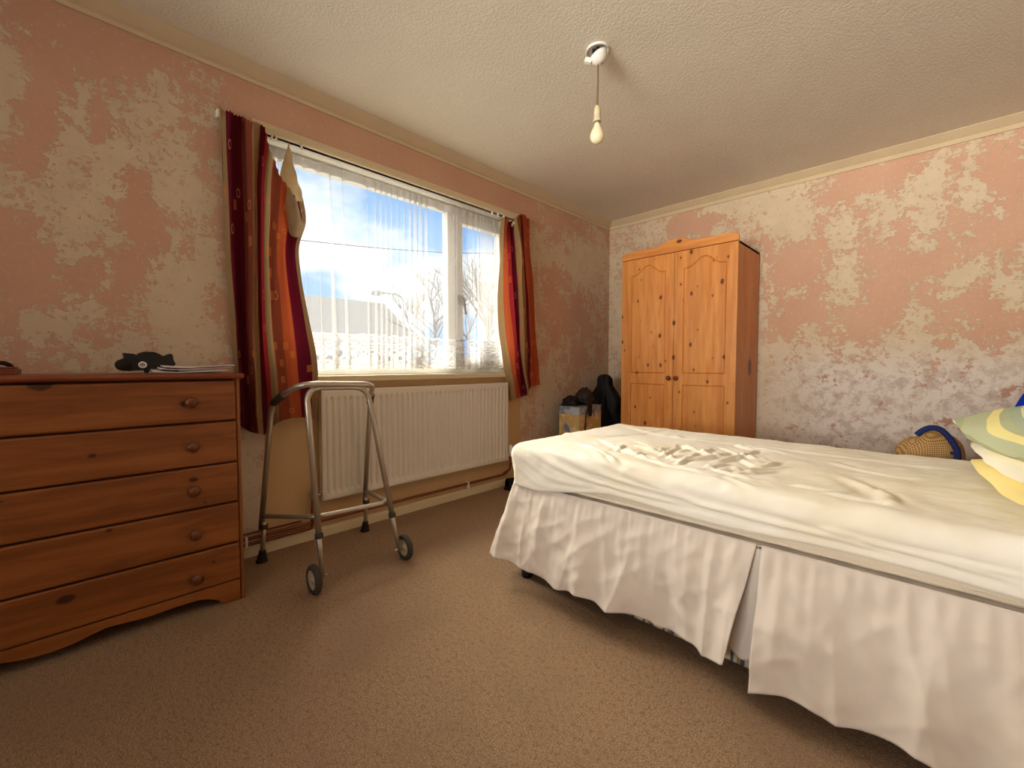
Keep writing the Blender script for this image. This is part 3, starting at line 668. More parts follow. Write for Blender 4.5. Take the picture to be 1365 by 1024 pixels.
toy()
def envelope(y0, y1, x0, x1, z, sag, label, tilt=0.0):
    nu, nv = 24, 14; P = np.zeros((nu, nv, 3))
    for i in range(nu):
        for j in range(nv):
            a, b = i / (nu - 1), j / (nv - 1)
            P[i, j] = (x0 + (x1 - x0) * b + .01 * a * tilt, y0 + (y1 - y0) * a, z + sag * (2 * a - 1) ** 2 + .0025 * math.sin(a * 5 + b * 4) + tilt * .006 * a)
    o = MB().grid(P).build('envelope', m_paper, solid=.0035)
    tag(o, label, 'envelope', 'envelopes on the chest')
envelope(.205, .435, .20, .36, CZ + .005, .005, 'lowest of the white envelopes lying on the chest')
envelope(.225, .452, .17, .33, CZ + .014, .006, 'middle white envelope of the small pile on the chest', .4)
envelope(.235, .462, .19, .34, CZ + .0235, .004, 'top white envelope of the small pile on the chest', .3)
wb_ = empty('wooden_box', (.2, -.2, CZ), 'low wooden box at the left end of the chest top', 'box')
MB().box(.12, .28, -.30, -.127, CZ, CZ + .019).build('base', m_chest_top, wb_, bevel=.002); MB().box(.125, .275, -.295, -.132, CZ + .020, CZ + .026).build('lid', m_chest_top, wb_, bevel=.002)
nb = MB()
nb.tube([(.2 + .02 * math.cos(t), -.19 + .045 * math.sin(t), CZ + .033 + .006 * math.sin(3 * t)) for t in np.linspace(0, 6.1, 26)], .007, 8)
tag(nb.build('dark_strap', m_darkrub), 'coiled dark strap lying on the small wooden box', 'strap')

# ------------------------------------------------------------------ walking frame
wk = empty('walking_frame', (.33, .88, 0), 'aluminium walking frame with two front wheels before the radiator', 'walker')
RL, RR = on('x', .19, 362, 541), on('x', .19, 493, 540)
fl, frr = Vector((.108, .605, 0)), Vector((.098, 1.135, 0))
FLb, FRb = Vector((.585, .703, .062)), Vector((.575, 1.068, .062))
FLt, FRt = on('x', .455, 408, 517), on('x', .455, 489, 516)
ULt, URt = on('x', .47, 402, 512), on('x', .47, 497, 512)
TR = .0125
MB().tube(fillet([fl + Vector((0, 0, .16)), RL, RL.lerp(ULt, .35) + Vector((0, 0, .012)), ULt, URt, RR.lerp(URt, .35) + Vector((0, 0, .012)), RR, frr + Vector((0, 0, .16))], .07, 10), TR, 14).build('upper_tube', m_alu, wk)
MB().tube(fillet([FLb.lerp(FLt, .22), FLt, FRt, FRb.lerp(FRt, .22)], .07, 10), TR, 14).build('front_tube', m_alu, wk)
def at_z(a, b, z): return a.lerp(b, (z - a.z) / (b.z - a.z))
bl, bf1, bf2, br_ = at_z(fl, RL, .225), at_z(FLb, FLt, .30), at_z(FRb, FRt, .285), at_z(frr, RR, .235)
MB().tube(fillet([bl, bf1 + Vector((-.012, .0, 0)), bf2 + Vector((-.012, 0, 0)), br_], .06, 10), .0105, 12).build('brace', m_alu, wk)
for a, b in ((fl, RL), (frr, RR)):
    d = (b - a).normalized()
    MB().tube([a + d * .03, a + d * .20], .0105, 12).build('leg_extension', m_alu, wk)
    MB().lathe(a, [(.001, 0), (.025, 0), (.026, .006), (.0215, .012), (.020, .030), (.0155, .045), (.0145, .058), (.0001, .058)], d, 18).build('rubber_foot', m_darkrub, wk)
    MB().lathe(a + d * .165, [(.0128, 0), (.0165, .002), (.0165, .022), (.0128, .024)], d, 16).build('collar', m_rubber, wk)
for a, b, sy in ((FLb, FLt, -1), (FRb, FRt, 1)):
    d = (b - a).normalized()
    MB().tube([a - d * .005, a + d * .22], .0108, 12).build('leg_extension', m_alu, wk)
    MB().lathe(a + d * .155, [(.0128, 0), (.017, .002), (.017, .020), (.0128, .022)], d, 16).build('collar', m_rubber, wk)
    wc_ = Vector((a.x + .0, a.y + sy * .034, .060))
    wh = MB().lathe(wc_, [(.040, -.012), (.052, -.014), (.059, -.009), (.061, 0), (.059, .009), (.052, .014), (.040, .012)], (0, 1, 0), 30).build('wheel', m_rubber, wk)
    hb = MB().lathe(wc_, [(.0001, -.012), (.010, -.012), (.010, -.004), (.034, -.004), (.041, -.011), (.041, .011), (.034, .004), (.010, .004), (.010, .012), (.0001, .012)], (0, 1, 0), 24)
    hb.build('hub', plain('wheel_hub_plastic', (206, 190, 158), .5, .4), wh)
    MB().tube([(a.x, a.y - .022, .060), (a.x, a.y + .022, .060)] if sy < 0 else [(a.x, a.y - .022, .060), (a.x, a.y + .022, .060)], .006, 10).build('axle', m_alu, wk)
for R_, U_ in ((RL, ULt), (RR, URt)):
    p0 = R_.lerp(U_, .06) + Vector((0, 0, .006)); p1 = R_.lerp(U_, .42) + Vector((0, 0, .012))
    MB().tube([p0, p0.lerp(p1, .1), p0.lerp(p1, .5), p0.lerp(p1, .9), p1], [.016, .0185, .0175, .0185, .016], 14).build('hand_grip', m_rubber, wk)

# ------------------------------------------------------------------ bed
BX0, BX1, BY0, BY1 = 1.045, 2.945, 1.365, 2.275
db = empty('divan_base', ((BX0 + BX1) / 2, (BY0 + BY1) / 2, 0), 'divan bed base covered in striped ticking fabric under the valance', 'bed')
def ticking():
    M = Mat('striped_ticking', .9, .1); v = M.coord(); s = M.sep(v); t = M.math('ADD', s[0], s[1])
    f = M.math('FRACT', M.math('MULTIPLY', t, 14.0)); r = M.n('ShaderNodeValToRGB'); cr = r.color_ramp; cr.interpolation = 'CONSTANT'
    st = [(0, (206, 190, 160)), (.3, (92, 96, 112)), (.42, (196, 186, 160)), (.55, (132, 128, 92)), (.7, (70, 74, 96)), (.85, (180, 170, 150))]
    while len(cr.elements) < len(st): cr.elements.new(.5)
    for e, (p, c) in zip(cr.elements, st): e.position = p; e.color = lin(c)
    M.l(f, r.inputs[0]); M.col(r.outputs[0]); return M.m
MB().box(BX0 + .036, BX1, BY0, BY1, .045, .425).build('base', ticking(), db, bevel=.012, seg=3)
for x_ in (BX0 + .065, BX1 - .08):
    for y_ in (BY0 + .03, BY1 - .06): MB().lathe((x_, y_, 0), [(.0001, 0), (.022, 0), (.024, .01), (.024, .03), (.016, .04), (.016, .047)], n=14).build('foot', m_black, db)

def rounded_box(lo, hi, r, res):
    lo, hi = np.array(lo, float), np.array(hi, float); c, h = (lo + hi) / 2, (hi - lo) / 2
    n = [max(2, int(round(2 * h[i] / res))) for i in range(3)]
    bm = bmesh.new(); idx = {}
    def vert(p):
        k = tuple(np.round(p, 5))
        if k not in idx: idx[k] = bm.verts.new(p)
        return idx[k]
    lin_ = [np.linspace(-h[i], h[i], n[i] + 1) for i in range(3)]
    for ax in range(3):
        a, b = [i for i in range(3) if i != ax]
        for sgn in (-1, 1):
            for i in range(n[a]):
                for j in range(n[b]):
                    q = []
                    for (ii, jj) in ((i, j), (i + 1, j), (i + 1, j + 1), (i, j + 1)):
                        p = np.zeros(3); p[ax] = sgn * h[ax]; p[a] = lin_[a][ii]; p[b] = lin_[b][jj]; q.append(vert(p))
                    bm.faces.new(q)
    bmesh.ops.recalc_face_normals(bm, faces=bm.faces)
    bm.verts.ensure_lookup_table()
    P = np.array([v.co[:] for v in bm.verts]); F = [tuple(v.index for v in f.verts) for f in bm.faces] if False else None
    bm.verts.index_update(); F = [tuple(v.index for v in f.verts) for f in bm.faces]; bm.free()
    inner = np.clip(P, -(h - r), h - r); d = P - inner; L = np.linalg.norm(d, axis=1, keepdims=True); N = d / np.maximum(L, 1e-9)
    # keep the cube faces flat where only one axis overflows
    Q = inner + N * r
    return Q + c, N, F
MZ0, MZ1 = .430, .600
mt = empty('mattress', ((BX0 + BX1) / 2, (BY0 + BY1) / 2, MZ0), 'thick quilted mattress resting on the divan base', 'mattress')
Q, N, F = rounded_box((BX0 + .030, BY0 + .002, MZ0), (BX1 - .01, BY1 - .012, MZ1 - .03), .022, .022)
qs = .006 * np.abs(np.sin((Q[:, 0] + Q[:, 1]) * 2 * math.pi / .24)) ** .5
Q2 = Q + N * (qs - .006)[:, None]
MB().add(Q2.tolist(), F, True).build('core', m_mattress, mt)
for z_ in (MZ0 + .014,):
    loop = [(BX0 + .03, BY0 + .008, z_), (BX1 - .03, BY0 + .008, z_)]
    MB().tube(loop, .006, 8).build('piping', m_mattress, mt)
# fitted sheet
Q, N, F = rounded_box((BX0 - .012, BY0 - .022, MZ0 - .075), (BX1 + .005, BY1 + .008, MZ1), .055, .0078)
P = Q.copy(); disp = np.zeros(len(P))
z06 = .60
def T(px, py): return list(on('z', z06, px, py))
def Sd(px, py): return list(on('y', BY0 - .01, px, py))
top_lines = [
 ([(760, 588), (800, 600), (832, 622)], 7, 10), ([(800, 583), (815, 590), (845, 604), (860, 600)], 10, 9), ([(845, 604), (838, 597)], 8, 9), ([(830, 590), (822, 600)], 9, 8),
 ([(820, 578), (870, 579), (960, 582)], 5, 12), ([(850, 593), (880, 597), (905, 592), (935, 600)], 9, 9), ([(905, 592), (880, 605)], 8, 9), ([(935, 600), (950, 596)], 9, 10),
 ([(900, 610), (945, 606), (975, 600)], 9, 10), ([(950, 612), (985, 606), (1010, 598)], 10, 9), ([(870, 612), (920, 620), (990, 622), (1060, 618)], 7, 9), ([(930, 600), (900, 617)], 8, 8),
 ([(985, 606), (1010, 618), (1040, 612)], 8, 9), ([(1050, 640), (1100, 648), (1140, 650)], 6, 9), ([(1120, 630), (1160, 645), (1185, 662), (1200, 668)], 6, 17), ([(1175, 648), (1190, 660)], 6, 12),
 ([(1185, 664), (1150, 660), (1100, 652)], 7, 9), ([(730, 575), (800, 580), (900, 570)], 4, 14), ([(820, 565), (900, 580), (1000, 590)], 4, 14), ([(1000, 590), (1200, 615), (1290, 625)], 4, 16), ([(1100, 610), (1200, 632), (1290, 630)], 4, 14),
 ([(780, 590), (850, 640), (960, 680)], 5, 16), ([(1060, 660), (1180, 700), (1300, 725)], 5, 18), ([(960, 645), (1080, 660), (1200, 690)], 5, 14), ([(840, 625), (880, 640), (930, 640)], 5, 10), ([(860, 630), (930, 655), (1010, 660)], 6, 12)]
side_lines = [([(695, 592), (760, 630), (840, 668), (1000, 690)], 8, 11), ([(700, 588), (790, 625), (880, 660), (1020, 705), (1200, 760)], 9, 12), ([(715, 585), (830, 628), (930, 670), (1100, 722), (1300, 775)], 7, 14),
 ([(692, 605), (740, 640), (800, 664)], 5, 9), ([(1080, 700), (1200, 738), (1365, 775)], 6, 14), ([(960, 690), (1100, 735), (1250, 775)], 5, 10), ([(690, 620), (720, 645), (760, 660)], 3, 8), ([(1150, 735), (1260, 765), (1365, 795)], 5, 11)]
rs_ = random.Random(5)
for k in range(26):     # small crumples in the middle of the bed
    cx, cy = rs_.uniform(830, 1060), rs_.uniform(590, 640); a = rs_.uniform(-.5, .7); L_ = rs_.uniform(10, 34)
    top_lines.append(([(cx - L_, cy - L_ * a * .5), (cx, cy + rs_.uniform(-3, 3)), (cx + L_, cy + L_ * a * .5)], rs_.uniform(3, 7), rs_.uniform(6, 10)))
for lines, fn in ((top_lines, T), (side_lines, Sd)):
    for pts, amp_, wd in lines:
        wd = max(wd, 9); q = np.array([fn(*p) for p in pts]); q = catmull(q, 4 * len(q)); best = np.full(len(P), 9.0); tt = np.zeros(len(P))
        for k in range(len(q) - 1):
            d, t = seg_dist(P, q[k], q[k + 1]); m_ = d < best; best[m_] = d[m_]; tt[m_] = (k + t[m_]) / (len(q) - 1)
        env = np.clip(np.minimum(tt, 1 - tt) * 5, .15, 1)
        disp += env * (1.5 if fn is Sd else 1.15) * (amp_ / 1000.) * (np.exp(-(best / (wd / 1000.)) ** 2) - .35 * np.exp(-((best - 2.2 * wd / 1000.) / (wd / 1000.)) ** 2))
near = np.where(np.abs(P[:, 1] - BY0) < .25)[0]
disp += .004 * fbm(P, 5, 3, 3.1) + .0022 * fbm(P, 17, 3, 7.7)
# the top dishes a little; the near side bulges
inside = np.clip((P[:, 1] - BY0) / .25, 0, 1) * np.clip((BY1 - P[:, 1]) / .2, 0, 1) * np.clip((P[:, 0] - BX0) / .25, 0, 1)
disp = np.maximum(disp, -.005); P = P + N * disp[:, None]; P[:, 2] -= .012 * inside * (N[:, 2] > .5)
P[:, 2] -= .018 * np.clip((P[:, 0] - 1.5) / 1.0, 0, 1) * np.clip((BY0 + .35 - P[:, 1]) / .35, 0, 1) * np.clip((Q[:, 2] - .455) / .1, 0, 1)
def hem_z(x, y): return MZ0 + .004 + (np.clip((x - 1.2) / .35, 0, 1) * .046 + .006 * np.sin(x * 9)) * (y < BY0 + .03)
lowz = MZ0; sidev = Q[:, 2] < .545
hz_ = hem_z(Q[:, 0], Q[:, 1]); tz = np.clip((Q[:, 2] - lowz) / (.545 - lowz), 0, 1)
P[sidev, 2] += (hz_ + tz * (.545 - hz_) - np.maximum(Q[:, 2], lowz))[sidev]
footv = (N[:, 0] < -.2) & sidev; P[footv, 0] += (.034 * (1 - tz) ** 1.4)[footv]
keep = [f for f in F if all(Q[i, 2] > lowz - .012 for i in f) and not all(N[i, 2] < -.5 for i in f)]
used = sorted({i for f in keep for i in f}); rm = {i: k for k, i in enumerate(used)}
fs_ = MB().add(P[used].tolist(), [tuple(rm[i] for i in f) for f in keep], True).build('fitted_sheet', m_sheet, solid=.003)
tag(fs_, 'crumpled cream fitted sheet pulled over the mattress', 'bed sheet')

# valance
vl = empty('bed_valance', ((BX0 + BX1) / 2, BY0 - .02, .05), 'white gathered valance skirt hanging around the divan base', 'valance')
def skirt_panel(path_fn, top_z, hem_fn, n, m, flare_fn, fold_fn, name):
    P = np.zeros((n, m, 3))
    for i in range(n):
        s = i / (n - 1)
        for j in range(m):
            t = j / (m - 1)
            base, nrm = path_fn(s, t); out = flare_fn(s, t) + fold_fn(s, t)
            z = top_z * (1 - t) + hem_fn(s) * t
            P[i, j] = (base[0] + nrm[0] * out, base[1] + nrm[1] * out, z)
    o = MB().grid(P).build(name, m_valance, vl, solid=.0022)
    return o
def nz(*a): return mnoise.noise(Vector(a))
XS = 2.046
def fold_near(x):
    def f(s, t):
        X = x(s)
        g = (.011 * nz(X * 48, t * 2.0, 1.1) + .003 * math.sin(X * 150 + 3 * nz(X * 6, 0, 1))) * math.exp(-t / .22) * min(1, t * 14)
        r1 = 1 - 2.2 * abs(nz(X * 5.5 + .3 * t, t * .45, 4.2)); r2 = 1 - 2.2 * abs(nz(X * 12 - .5 * t, t * .5, 8.2))
        big = (.034 * nz(X * 4.2, t * .6, 2.2) + .034 * r1 * (.4 + .6 * t) + .012 * r2) * min(1, t * 1.8)
        creases = .006 * (1 - 2 * abs(nz(X * 9 + t * 3.5, t * 2 - X * 3, 9.1))) + .005 * nz(X * 22 - t * 5, t * 6 + X * 5, 2.3)
        return g + big + creases * min(1, t * 5)
    return f
MB().box(BX0 + .024, BX1, BY0 - .008, BY1 + .004, .4255, .4285).build('deck', m_valance, vl)
# left near panel: from the foot corner to the split, its free edge falls back towards the foot
SBX = BX0 + .028
xl = lambda s: SBX - .004 + s * (XS - SBX - .004)
def path_l(s, t):
    x = xl(s) - (.055 * t) * max(0, (s - .75) / .25) ** 1.5 - .06 * t * max(0, 1 - s / .1)
    return (x, BY0 - .004), (0, -1)
skirt_panel(path_l, .432, lambda s: .112 - .035 * s + .022 * max(0, (s - .9) / .1) + .005 * math.sin(s * 17) + .004 * math.sin(s * 31 + 1), 190, 60, lambda s, t: .004 + .052 * t ** 1.1, fold_near(xl), 'near_panel')
xr_ = lambda s: XS + .004 + s * (BX1 - XS - .004)
skirt_panel(lambda s, t: ((xr_(s), BY0 - .004), (0, -1)), .432, lambda s: .052 + .026 * math.sin(min(1, s * 6) * 1.57) - .012 * s + .006 * math.sin(s * 23), 170, 60, lambda s, t: .004 + .052 * t ** 1.1, fold_near(xr_), 'near_panel')
# inverted pleat behind the split
xi = lambda s: XS - .16 + s * .22
skirt_panel(lambda s, t: ((xi(s), BY0 - .001), (0, -1)), .418, lambda s: .105 + .022 * math.sin(s * 9), 40, 40, lambda s, t: .004 + .016 * t, lambda s, t: .012 * math.sin(s * 8 + t * 2) * t ** 3, 'pleat_panel')
# foot panel, flaring towards the window
yf_ = lambda s: BY0 - .004 + s * (BY1 - BY0)
skirt_panel(lambda s, t: ((SBX - .002, yf_(s)), (-1, 0)), .432, lambda s: .112 + .010 * math.sin(s * 14), 90, 50, lambda s, t: .006 + .058 * t ** 1.15 * (1 - .35 * s), fold_near(yf_), 'foot_panel')

# pillows
def pillow(name, c, ax, ay, az, mat, puff=1.0, n=44, seed=0.0, pinch=.10):
    c, ax, ay, az = (np.array(v, float) for v in (c, ax, ay, az)); vs = []; fs = []; uv = []
    g = np.linspace(-1, 1, n); M_ = MB()
    for sgn in (1, -1):
        P = np.zeros((n, n, 3)); 
        for i, u in enumerate(g):
            for j, v in enumerate(g):
                th = max(0.0, (1 - abs(u) ** 2.0) * (1 - abs(v) ** 2.0)) ** .62
                rc_ = 1 - .07 * (u * v) ** 4
                pu = 1 - pinch * (1 - v * v) * abs(u) ** 3; pv = 1 - pinch * (1 - u * u) * abs(v) ** 3
                w_ = .14 * mnoise.noise(Vector((u * 2.2 + seed, v * 2.2, sgn))) + .03 * mnoise.noise(Vector((u * 6 + seed, v * 5, sgn)))
                P[i, j] = c + ax * u * pv * rc_ * (1 + .03 * mnoise.noise(Vector((v * 2.5, seed, 0)))) + ay * v * pu * rc_ * (1 + .03 * mnoise.noise(Vector((u * 2.5, seed, 5)))) + az * (sgn * th * (puff + w_ * 1.6))
                uv.append((u * .5 + .5, v * .5 + .5))
        M_.grid(P, True, flip=(sgn < 0))
    return M_.build(name, mat, uv=uv, recalc=False)
def stripe_pillow_mat():
    M = Mat('green_yellow_striped_pillowcase', .85, .15); uv = M.n('ShaderNodeUVMap').outputs[0]; s = M.sep(uv)
    wv = M.math('MULTIPLY', M.math('SINE', M.math('MULTIPLY', s[1], 5.0)), .07)
    f = M.math('FRACT', M.math('MULTIPLY', M.math('ADD', s[0], wv), 3.3))
    r = M.n('ShaderNodeValToRGB'); cr = r.color_ramp; cr.interpolation = 'CONSTANT'
    st = [(0, (184, 190, 158)), (.34, (236, 226, 158)), (.50, (178, 184, 150)), (.62, (168, 182, 160)), (.76, (226, 226, 200)), (.80, (166, 180, 146)), (.92, (190, 186, 146))]
    while len(cr.elements) < len(st): cr.elements.new(.5)
    for e, (p, c) in zip(cr.elements, st): e.position = p; e.color = lin(c)
    M.l(f, r.inputs[0]); M.col(r.outputs[0]); v = M.coord(); M.bump(M.noise(v, 12, 4), .3, .01); return M.m
tag(pillow('pillow', (2.74, 1.77, .640), (.25, .06, .0), (-.03, .33, .0), (0, 0, .050), m_yellowsheet, 1.0, seed=3), 'pale yellow pillow lowest in the pile at the head of the bed', 'pillow', 'pillows at the head of the bed')
tag(pillow('pillow', (2.75, 1.86, .690), (.26, .07, .01), (-.03, .28, .01), (0, 0, .045), m_white_linen, 1.0, seed=8), 'white pillow between the yellow pillow and the striped pillow', 'pillow', 'pillows at the head of the bed')
tag(pillow('pillow', (2.725, 1.93, .758), (.26, .10, .02), (-.05, .27, .02), (0, 0, .085), stripe_pillow_mat(), 1.0, seed=1), 'sage green and yellow striped pillow on top of the pile', 'pillow', 'pillows at the head of the bed')

# ------------------------------------------------------------------ wardrobe
WX0, WX1, WYF, WYB = .462, 1.374, 3.300, 3.806
wd = empty('wardrobe', ((WX0 + WX1) / 2, 3.55, 0), 'tall two door knotty pine wardrobe with arched panels against the back wall', 'wardrobe')
WT = 1.826
for xa in (WX0, WX1 - .018): MB().box(xa, xa + .018, WYF + .022, WYB, 0, WT).build('side_panel', m_pine_side, wd, bevel=.002)
MB().box(WX0, WX1, WYF + .022, WYB, WT - .018, WT).build('top_panel', m_pine_side, wd, bevel=.001)
MB().box(WX0 + .018, WX1 - .018, WYB - .008, WYB, 0, WT - .018).build('back_panel', m_pine_side, wd)
MB().box(WX0 + .018, WX1 - .018, WYF + .03, WYB - .01, .08, .098).build('bottom_panel', m_pine_side, wd)
# pediment with a raised centre
xc = (WX0 + WX1) / 2; hw = (WX1 - WX0) / 2 + .004
topc = [(-hw, 1.822), (-hw, 1.850)] + [(-hw + .03 * (1 - math.cos(a)), 1.850 + .03 * math.sin(a)) for a in np.linspace(.2, 1.57, 7)]
def ped(x):
    q = abs(x) / .20
    return 1.884 + (.040 * .5 * (1 + math.cos(math.pi * min(q, 1))))
topc += [(x, ped(x)) for x in np.linspace(-hw + .06, hw - .06, 41)]
topc += [(hw - .03 * (1 - math.cos(a)), 1.850 + .03 * math.sin(a)) for a in np.linspace(1.57, .2, 7)] + [(hw, 1.850), (hw, 1.822)]
MB().prism(topc, (xc, WYF - .006, 0), (1, 0, 0), (0, 0, 1), (0, 1, 0), .026).build('pediment', m_pine_x, wd, bevel=.004, seg=3)
MB().box(WX0, WX1, WYF + .002, WYF + .02, 0, .085).build('plinth', m_pine_x, wd, bevel=.002)
def arch_outline(x0, x1, z0, z1, rise):
    pts = [(x0, z0), (x1, z0)]
    if rise <= 0: return pts + [(x1, z1), (x0, z1)]
    pts += [(x1, z1)]; w_ = (x1 - x0)
    for k in range(1, 30):
        t = k / 30; x = x1 - w_ * t; u = abs(2 * t - 1)
        zz_ = z1 + rise * (0 if u > .82 else .5 * (1 + math.cos(math.pi * u / .82)))
        pts.append((x, zz_))
    return pts + [(x0, z1)]
def offset(poly, d):
    n = len(poly); out = []
    for i in range(n):
        a, b, c = Vector(poly[i - 1]), Vector(poly[i]), Vector(poly[(i + 1) % n])
        e1 = (b - a).normalized(); e2 = (c - b).normalized(); n1 = Vector((-e1.y, e1.x)); n2 = Vector((-e2.y, e2.x))
        m_ = (n1 + n2); m_ = m_ / max(m_.length_squared, .3) * 2
        out.append(tuple(b + m_ * d * .5 * 1.0))
    return out
def door(x0, x1, z0, z1, panels, knob_x, name='door'):
    y = WYF; bm = bmesh.new()
    def loop(poly, yy): return [bm.verts.new((p[0], yy, p[1])) for p in poly]
    def edges(vs): return [bm.edges.new((vs[i], vs[(i + 1) % len(vs)])) for i in range(len(vs))]
    e_all = []; outer = loop([(x0, z0), (x1, z0), (x1, z1), (x0, z1)], y); e_all += edges(outer); inner = []
    for pl in panels:
        L0 = loop(pl, y); e_all += edges(L0); L1 = loop(offset(pl, .008), y + .008)
        inner.append((L0, L1))
    bmesh.ops.triangle_fill(bm, edges=e_all, use_beauty=True, use_dissolve=False)
    for L0, L1 in inner:
        for i in range(len(L0)): bm.faces.new((L0[i], L0[(i + 1) % len(L0)], L1[(i + 1) % len(L0)], L1[i]))
    back = [bm.verts.new((p[0], y + .020, p[1])) for p in [(x0, z0), (x1, z0), (x1, z1), (x0, z1)]]
    for i in range(4): bm.faces.new((outer[i], back[i], back[(i + 1) % 4], outer[(i + 1) % 4]))
    bm.faces.new(back)
    bmesh.ops.recalc_face_normals(bm, faces=bm.faces)
    me = bpy.data.meshes.new(name); o0 = origin(wd); bmesh.ops.translate(bm, verts=bm.verts, vec=-o0); bm.to_mesh(me); bm.free()
    me.materials.append(m_pine); o = bpy.data.objects.new(name, me); COL.objects.link(o); o.parent = wd
    for pl in panels:
        mb = MB(); A, B = offset(pl, .008), offset(pl, .020); n = len(pl)
        vs = [(p[0], y + .008, p[1]) for p in A] + [(p[0], y + .001, p[1]) for p in B]
        mb.add(vs, [(i, (i + 1) % n, n + (i + 1) % n, n + i) for i in range(n)] + [tuple(range(n, 2 * n))]); mb.build('panel', m_pine, o)
    MB().lathe((knob_x, y, .842), [(.010, 0), (.008, .006), (.009, .010), (.016, .016), (.0185, .024), (.015, .031), (.0001, .034)], (0, -1, 0), 18).build('knob', m_knob, o)
door(WX0, xc - .0015, .09, 1.818, [arch_outline(.548, .848, .878, 1.690, .068), arch_outline(.548, .848, .17, .793, 0)], .888)
door(xc + .0015, WX1, .09, 1.818, [arch_outline(.988, 1.302, .878, 1.690, .068), arch_outline(.988, 1.302, .17, .793, 0)], .946)

# ------------------------------------------------------------------ corner clutter
def carton_mat():
    M = Mat('printed_carton', .7, .2); v = M.coord(); s = M.sep(v)
    c = M.mix(M.step(M.noise(v, 9, 3, .6), .45, .6), lin((120, 128, 142)), lin((172, 176, 182)))
    low = M.math('LESS_THAN', s[2], .54)
    ph_ = M.mix(M.step(M.noise(v, 16, 4), .45, .58), lin((196, 158, 104)), lin((216, 186, 142)))
    ye = M.mix(M.step(M.noise(v, 20, 2), .5, .56), ph_, lin((192, 162, 104)))
    c = M.mix(M.math('MULTIPLY', low, M.step(M.noise(v, 6, 1), .40, .44)), c, ye); M.col(c); return M.m
cb = empty('carton', (.20, 3.02, 0), 'printed grey blue cardboard carton in the corner behind the bed', 'carton')
MB().box(.145, .350, 2.845, 3.165, 0, .598).build('body', carton_mat(), cb, bevel=.004)
MB().box(.143, .352, 2.843, 3.167, .598, .606).build('lid', plain('carton_lid_grey', (150, 152, 158), .7), cb, bevel=.002)
def blobmesh(c, rad, seed, amp, name, mat, parent=None, lev=4, squash=None):
    bm = bmesh.new(); bmesh.ops.create_icosphere(bm, subdivisions=lev, radius=1.0)
    vs = [];
    for v in bm.verts:
        n = v.co.normalized(); f = 1 + amp * mnoise.noise(n * 1.6 + Vector((seed, 0, 0))) + amp * .5 * mnoise.noise(n * 4 + Vector((0, seed, 0))) + amp * .2 * mnoise.noise(n * 9 + Vector((0, 0, seed)))
        p = Vector((n.x * rad[0], n.y * rad[1], n.z * rad[2])) * f
        if squash is not None: p.z = max(p.z, squash)
        vs.append(Vector(c) + p)
    fs = [tuple(v.index for v in f.verts) for f in bm.faces]; bm.free()
    return MB().add(vs, fs, True).build(name, mat, parent)
# cap and bag on the carton
cp = empty('cap', (.22, 2.93, .606), 'black peaked cap lying on top of the carton', 'cap')
blobmesh((.20, 2.93, .606), (.075, .085, .075), 1.0, .25, 'crown', m_blackcloth, cp, 4, 0.0)
pk = np.zeros((16, 6, 3))
for i in range(16):
    a = math.radians(-150 + 120 * i / 15)
    for j in range(6):
        r = .07 + .06 * j / 5; pk[i, j] = (.215 + r * math.cos(a) * .9, 2.93 + r * math.sin(a) * .75, .616 + .010 * (1 - ((i - 7.5) / 7.5) ** 2) - .012 * j / 5)
MB().grid(pk).build('peak', m_blackcloth, cp, solid=.004)
bg = empty('shoulder_bag', (.24, 3.05, .606), 'slouched dark brown leather bag with a strap hanging over the carton', 'bag')
blobmesh((.24, 3.07, .665), (.075, .085, .075), 4.0, .35, 'body', m_browncloth, bg, 4, -.058)
fl_ = np.zeros((10, 14, 3))
for i in range(10):
    for j in range(14):
        t = j / 13; u = i / 9 - .5; path = Vector((.27 + .086 * min(1, t * 2.2), 0, .655 - .04 * t * 1.2 if t < .45 else .634 - (t - .45) * .20))
        fl_[i, j] = (path.x + (.004 if t > .45 else 0) + .006 * math.sin(i * 2 + j), 2.97 + u * (.085 - .05 * t) + .02 * t, path.z)
MB().grid(fl_).build('flap', m_browncloth, bg, solid=.006)
MB().tube(fillet([(.29, 2.99, .66), (.358, 2.96, .612), (.360, 2.925, .52), (.359, 2.915, .40)], .03), .006, 8).build('strap', m_browncloth, bg)
# black holdall / coat heap
hp_ = empty('black_coat', (.18, 3.5, 0), 'black hooded coat heaped in the corner beside the wardrobe', 'coat')
def coat():
    prof = [(.175, 0.0), (.175, .30), (.165, .48), (.150, .58), (.128, .66), (.098, .72), (.078, .755), (.072, .785), (.066, .815), (.052, .84), (.030, .855), (.0005, .86)]
    pr = catmull(np.array(prof), 60); n = 56; vs = []
    for r, z in pr:
        for k in range(n):
            a = 2 * math.pi * k / n; d = Vector((math.cos(a), math.sin(a), 0))
            f = 1 + .32 * mnoise.noise(Vector((d.x * 1.5, d.y * 1.5, z * 6))) + .14 * mnoise.noise(Vector((d.x * 4, d.y * 4, z * 9 + 3)))
            f += .09 * math.sin(a * 7 + z * 6)
            lean = .035 * max(0, (.7 - z)) * (1 if z > .3 else 1)
            vs.append((min(max(.195 + d.x * r * f + lean, .03), .452), min(3.46 + d.y * r * f * 1.0, 3.80), z))
    fs = [(i * n + k, i * n + (k + 1) % n, (i + 1) * n + (k + 1) % n, (i + 1) * n + k) for i in range(len(pr) - 1) for k in range(n)]
    MB().add(vs, fs, True).build('body', m_blackcloth, hp_)
coat()
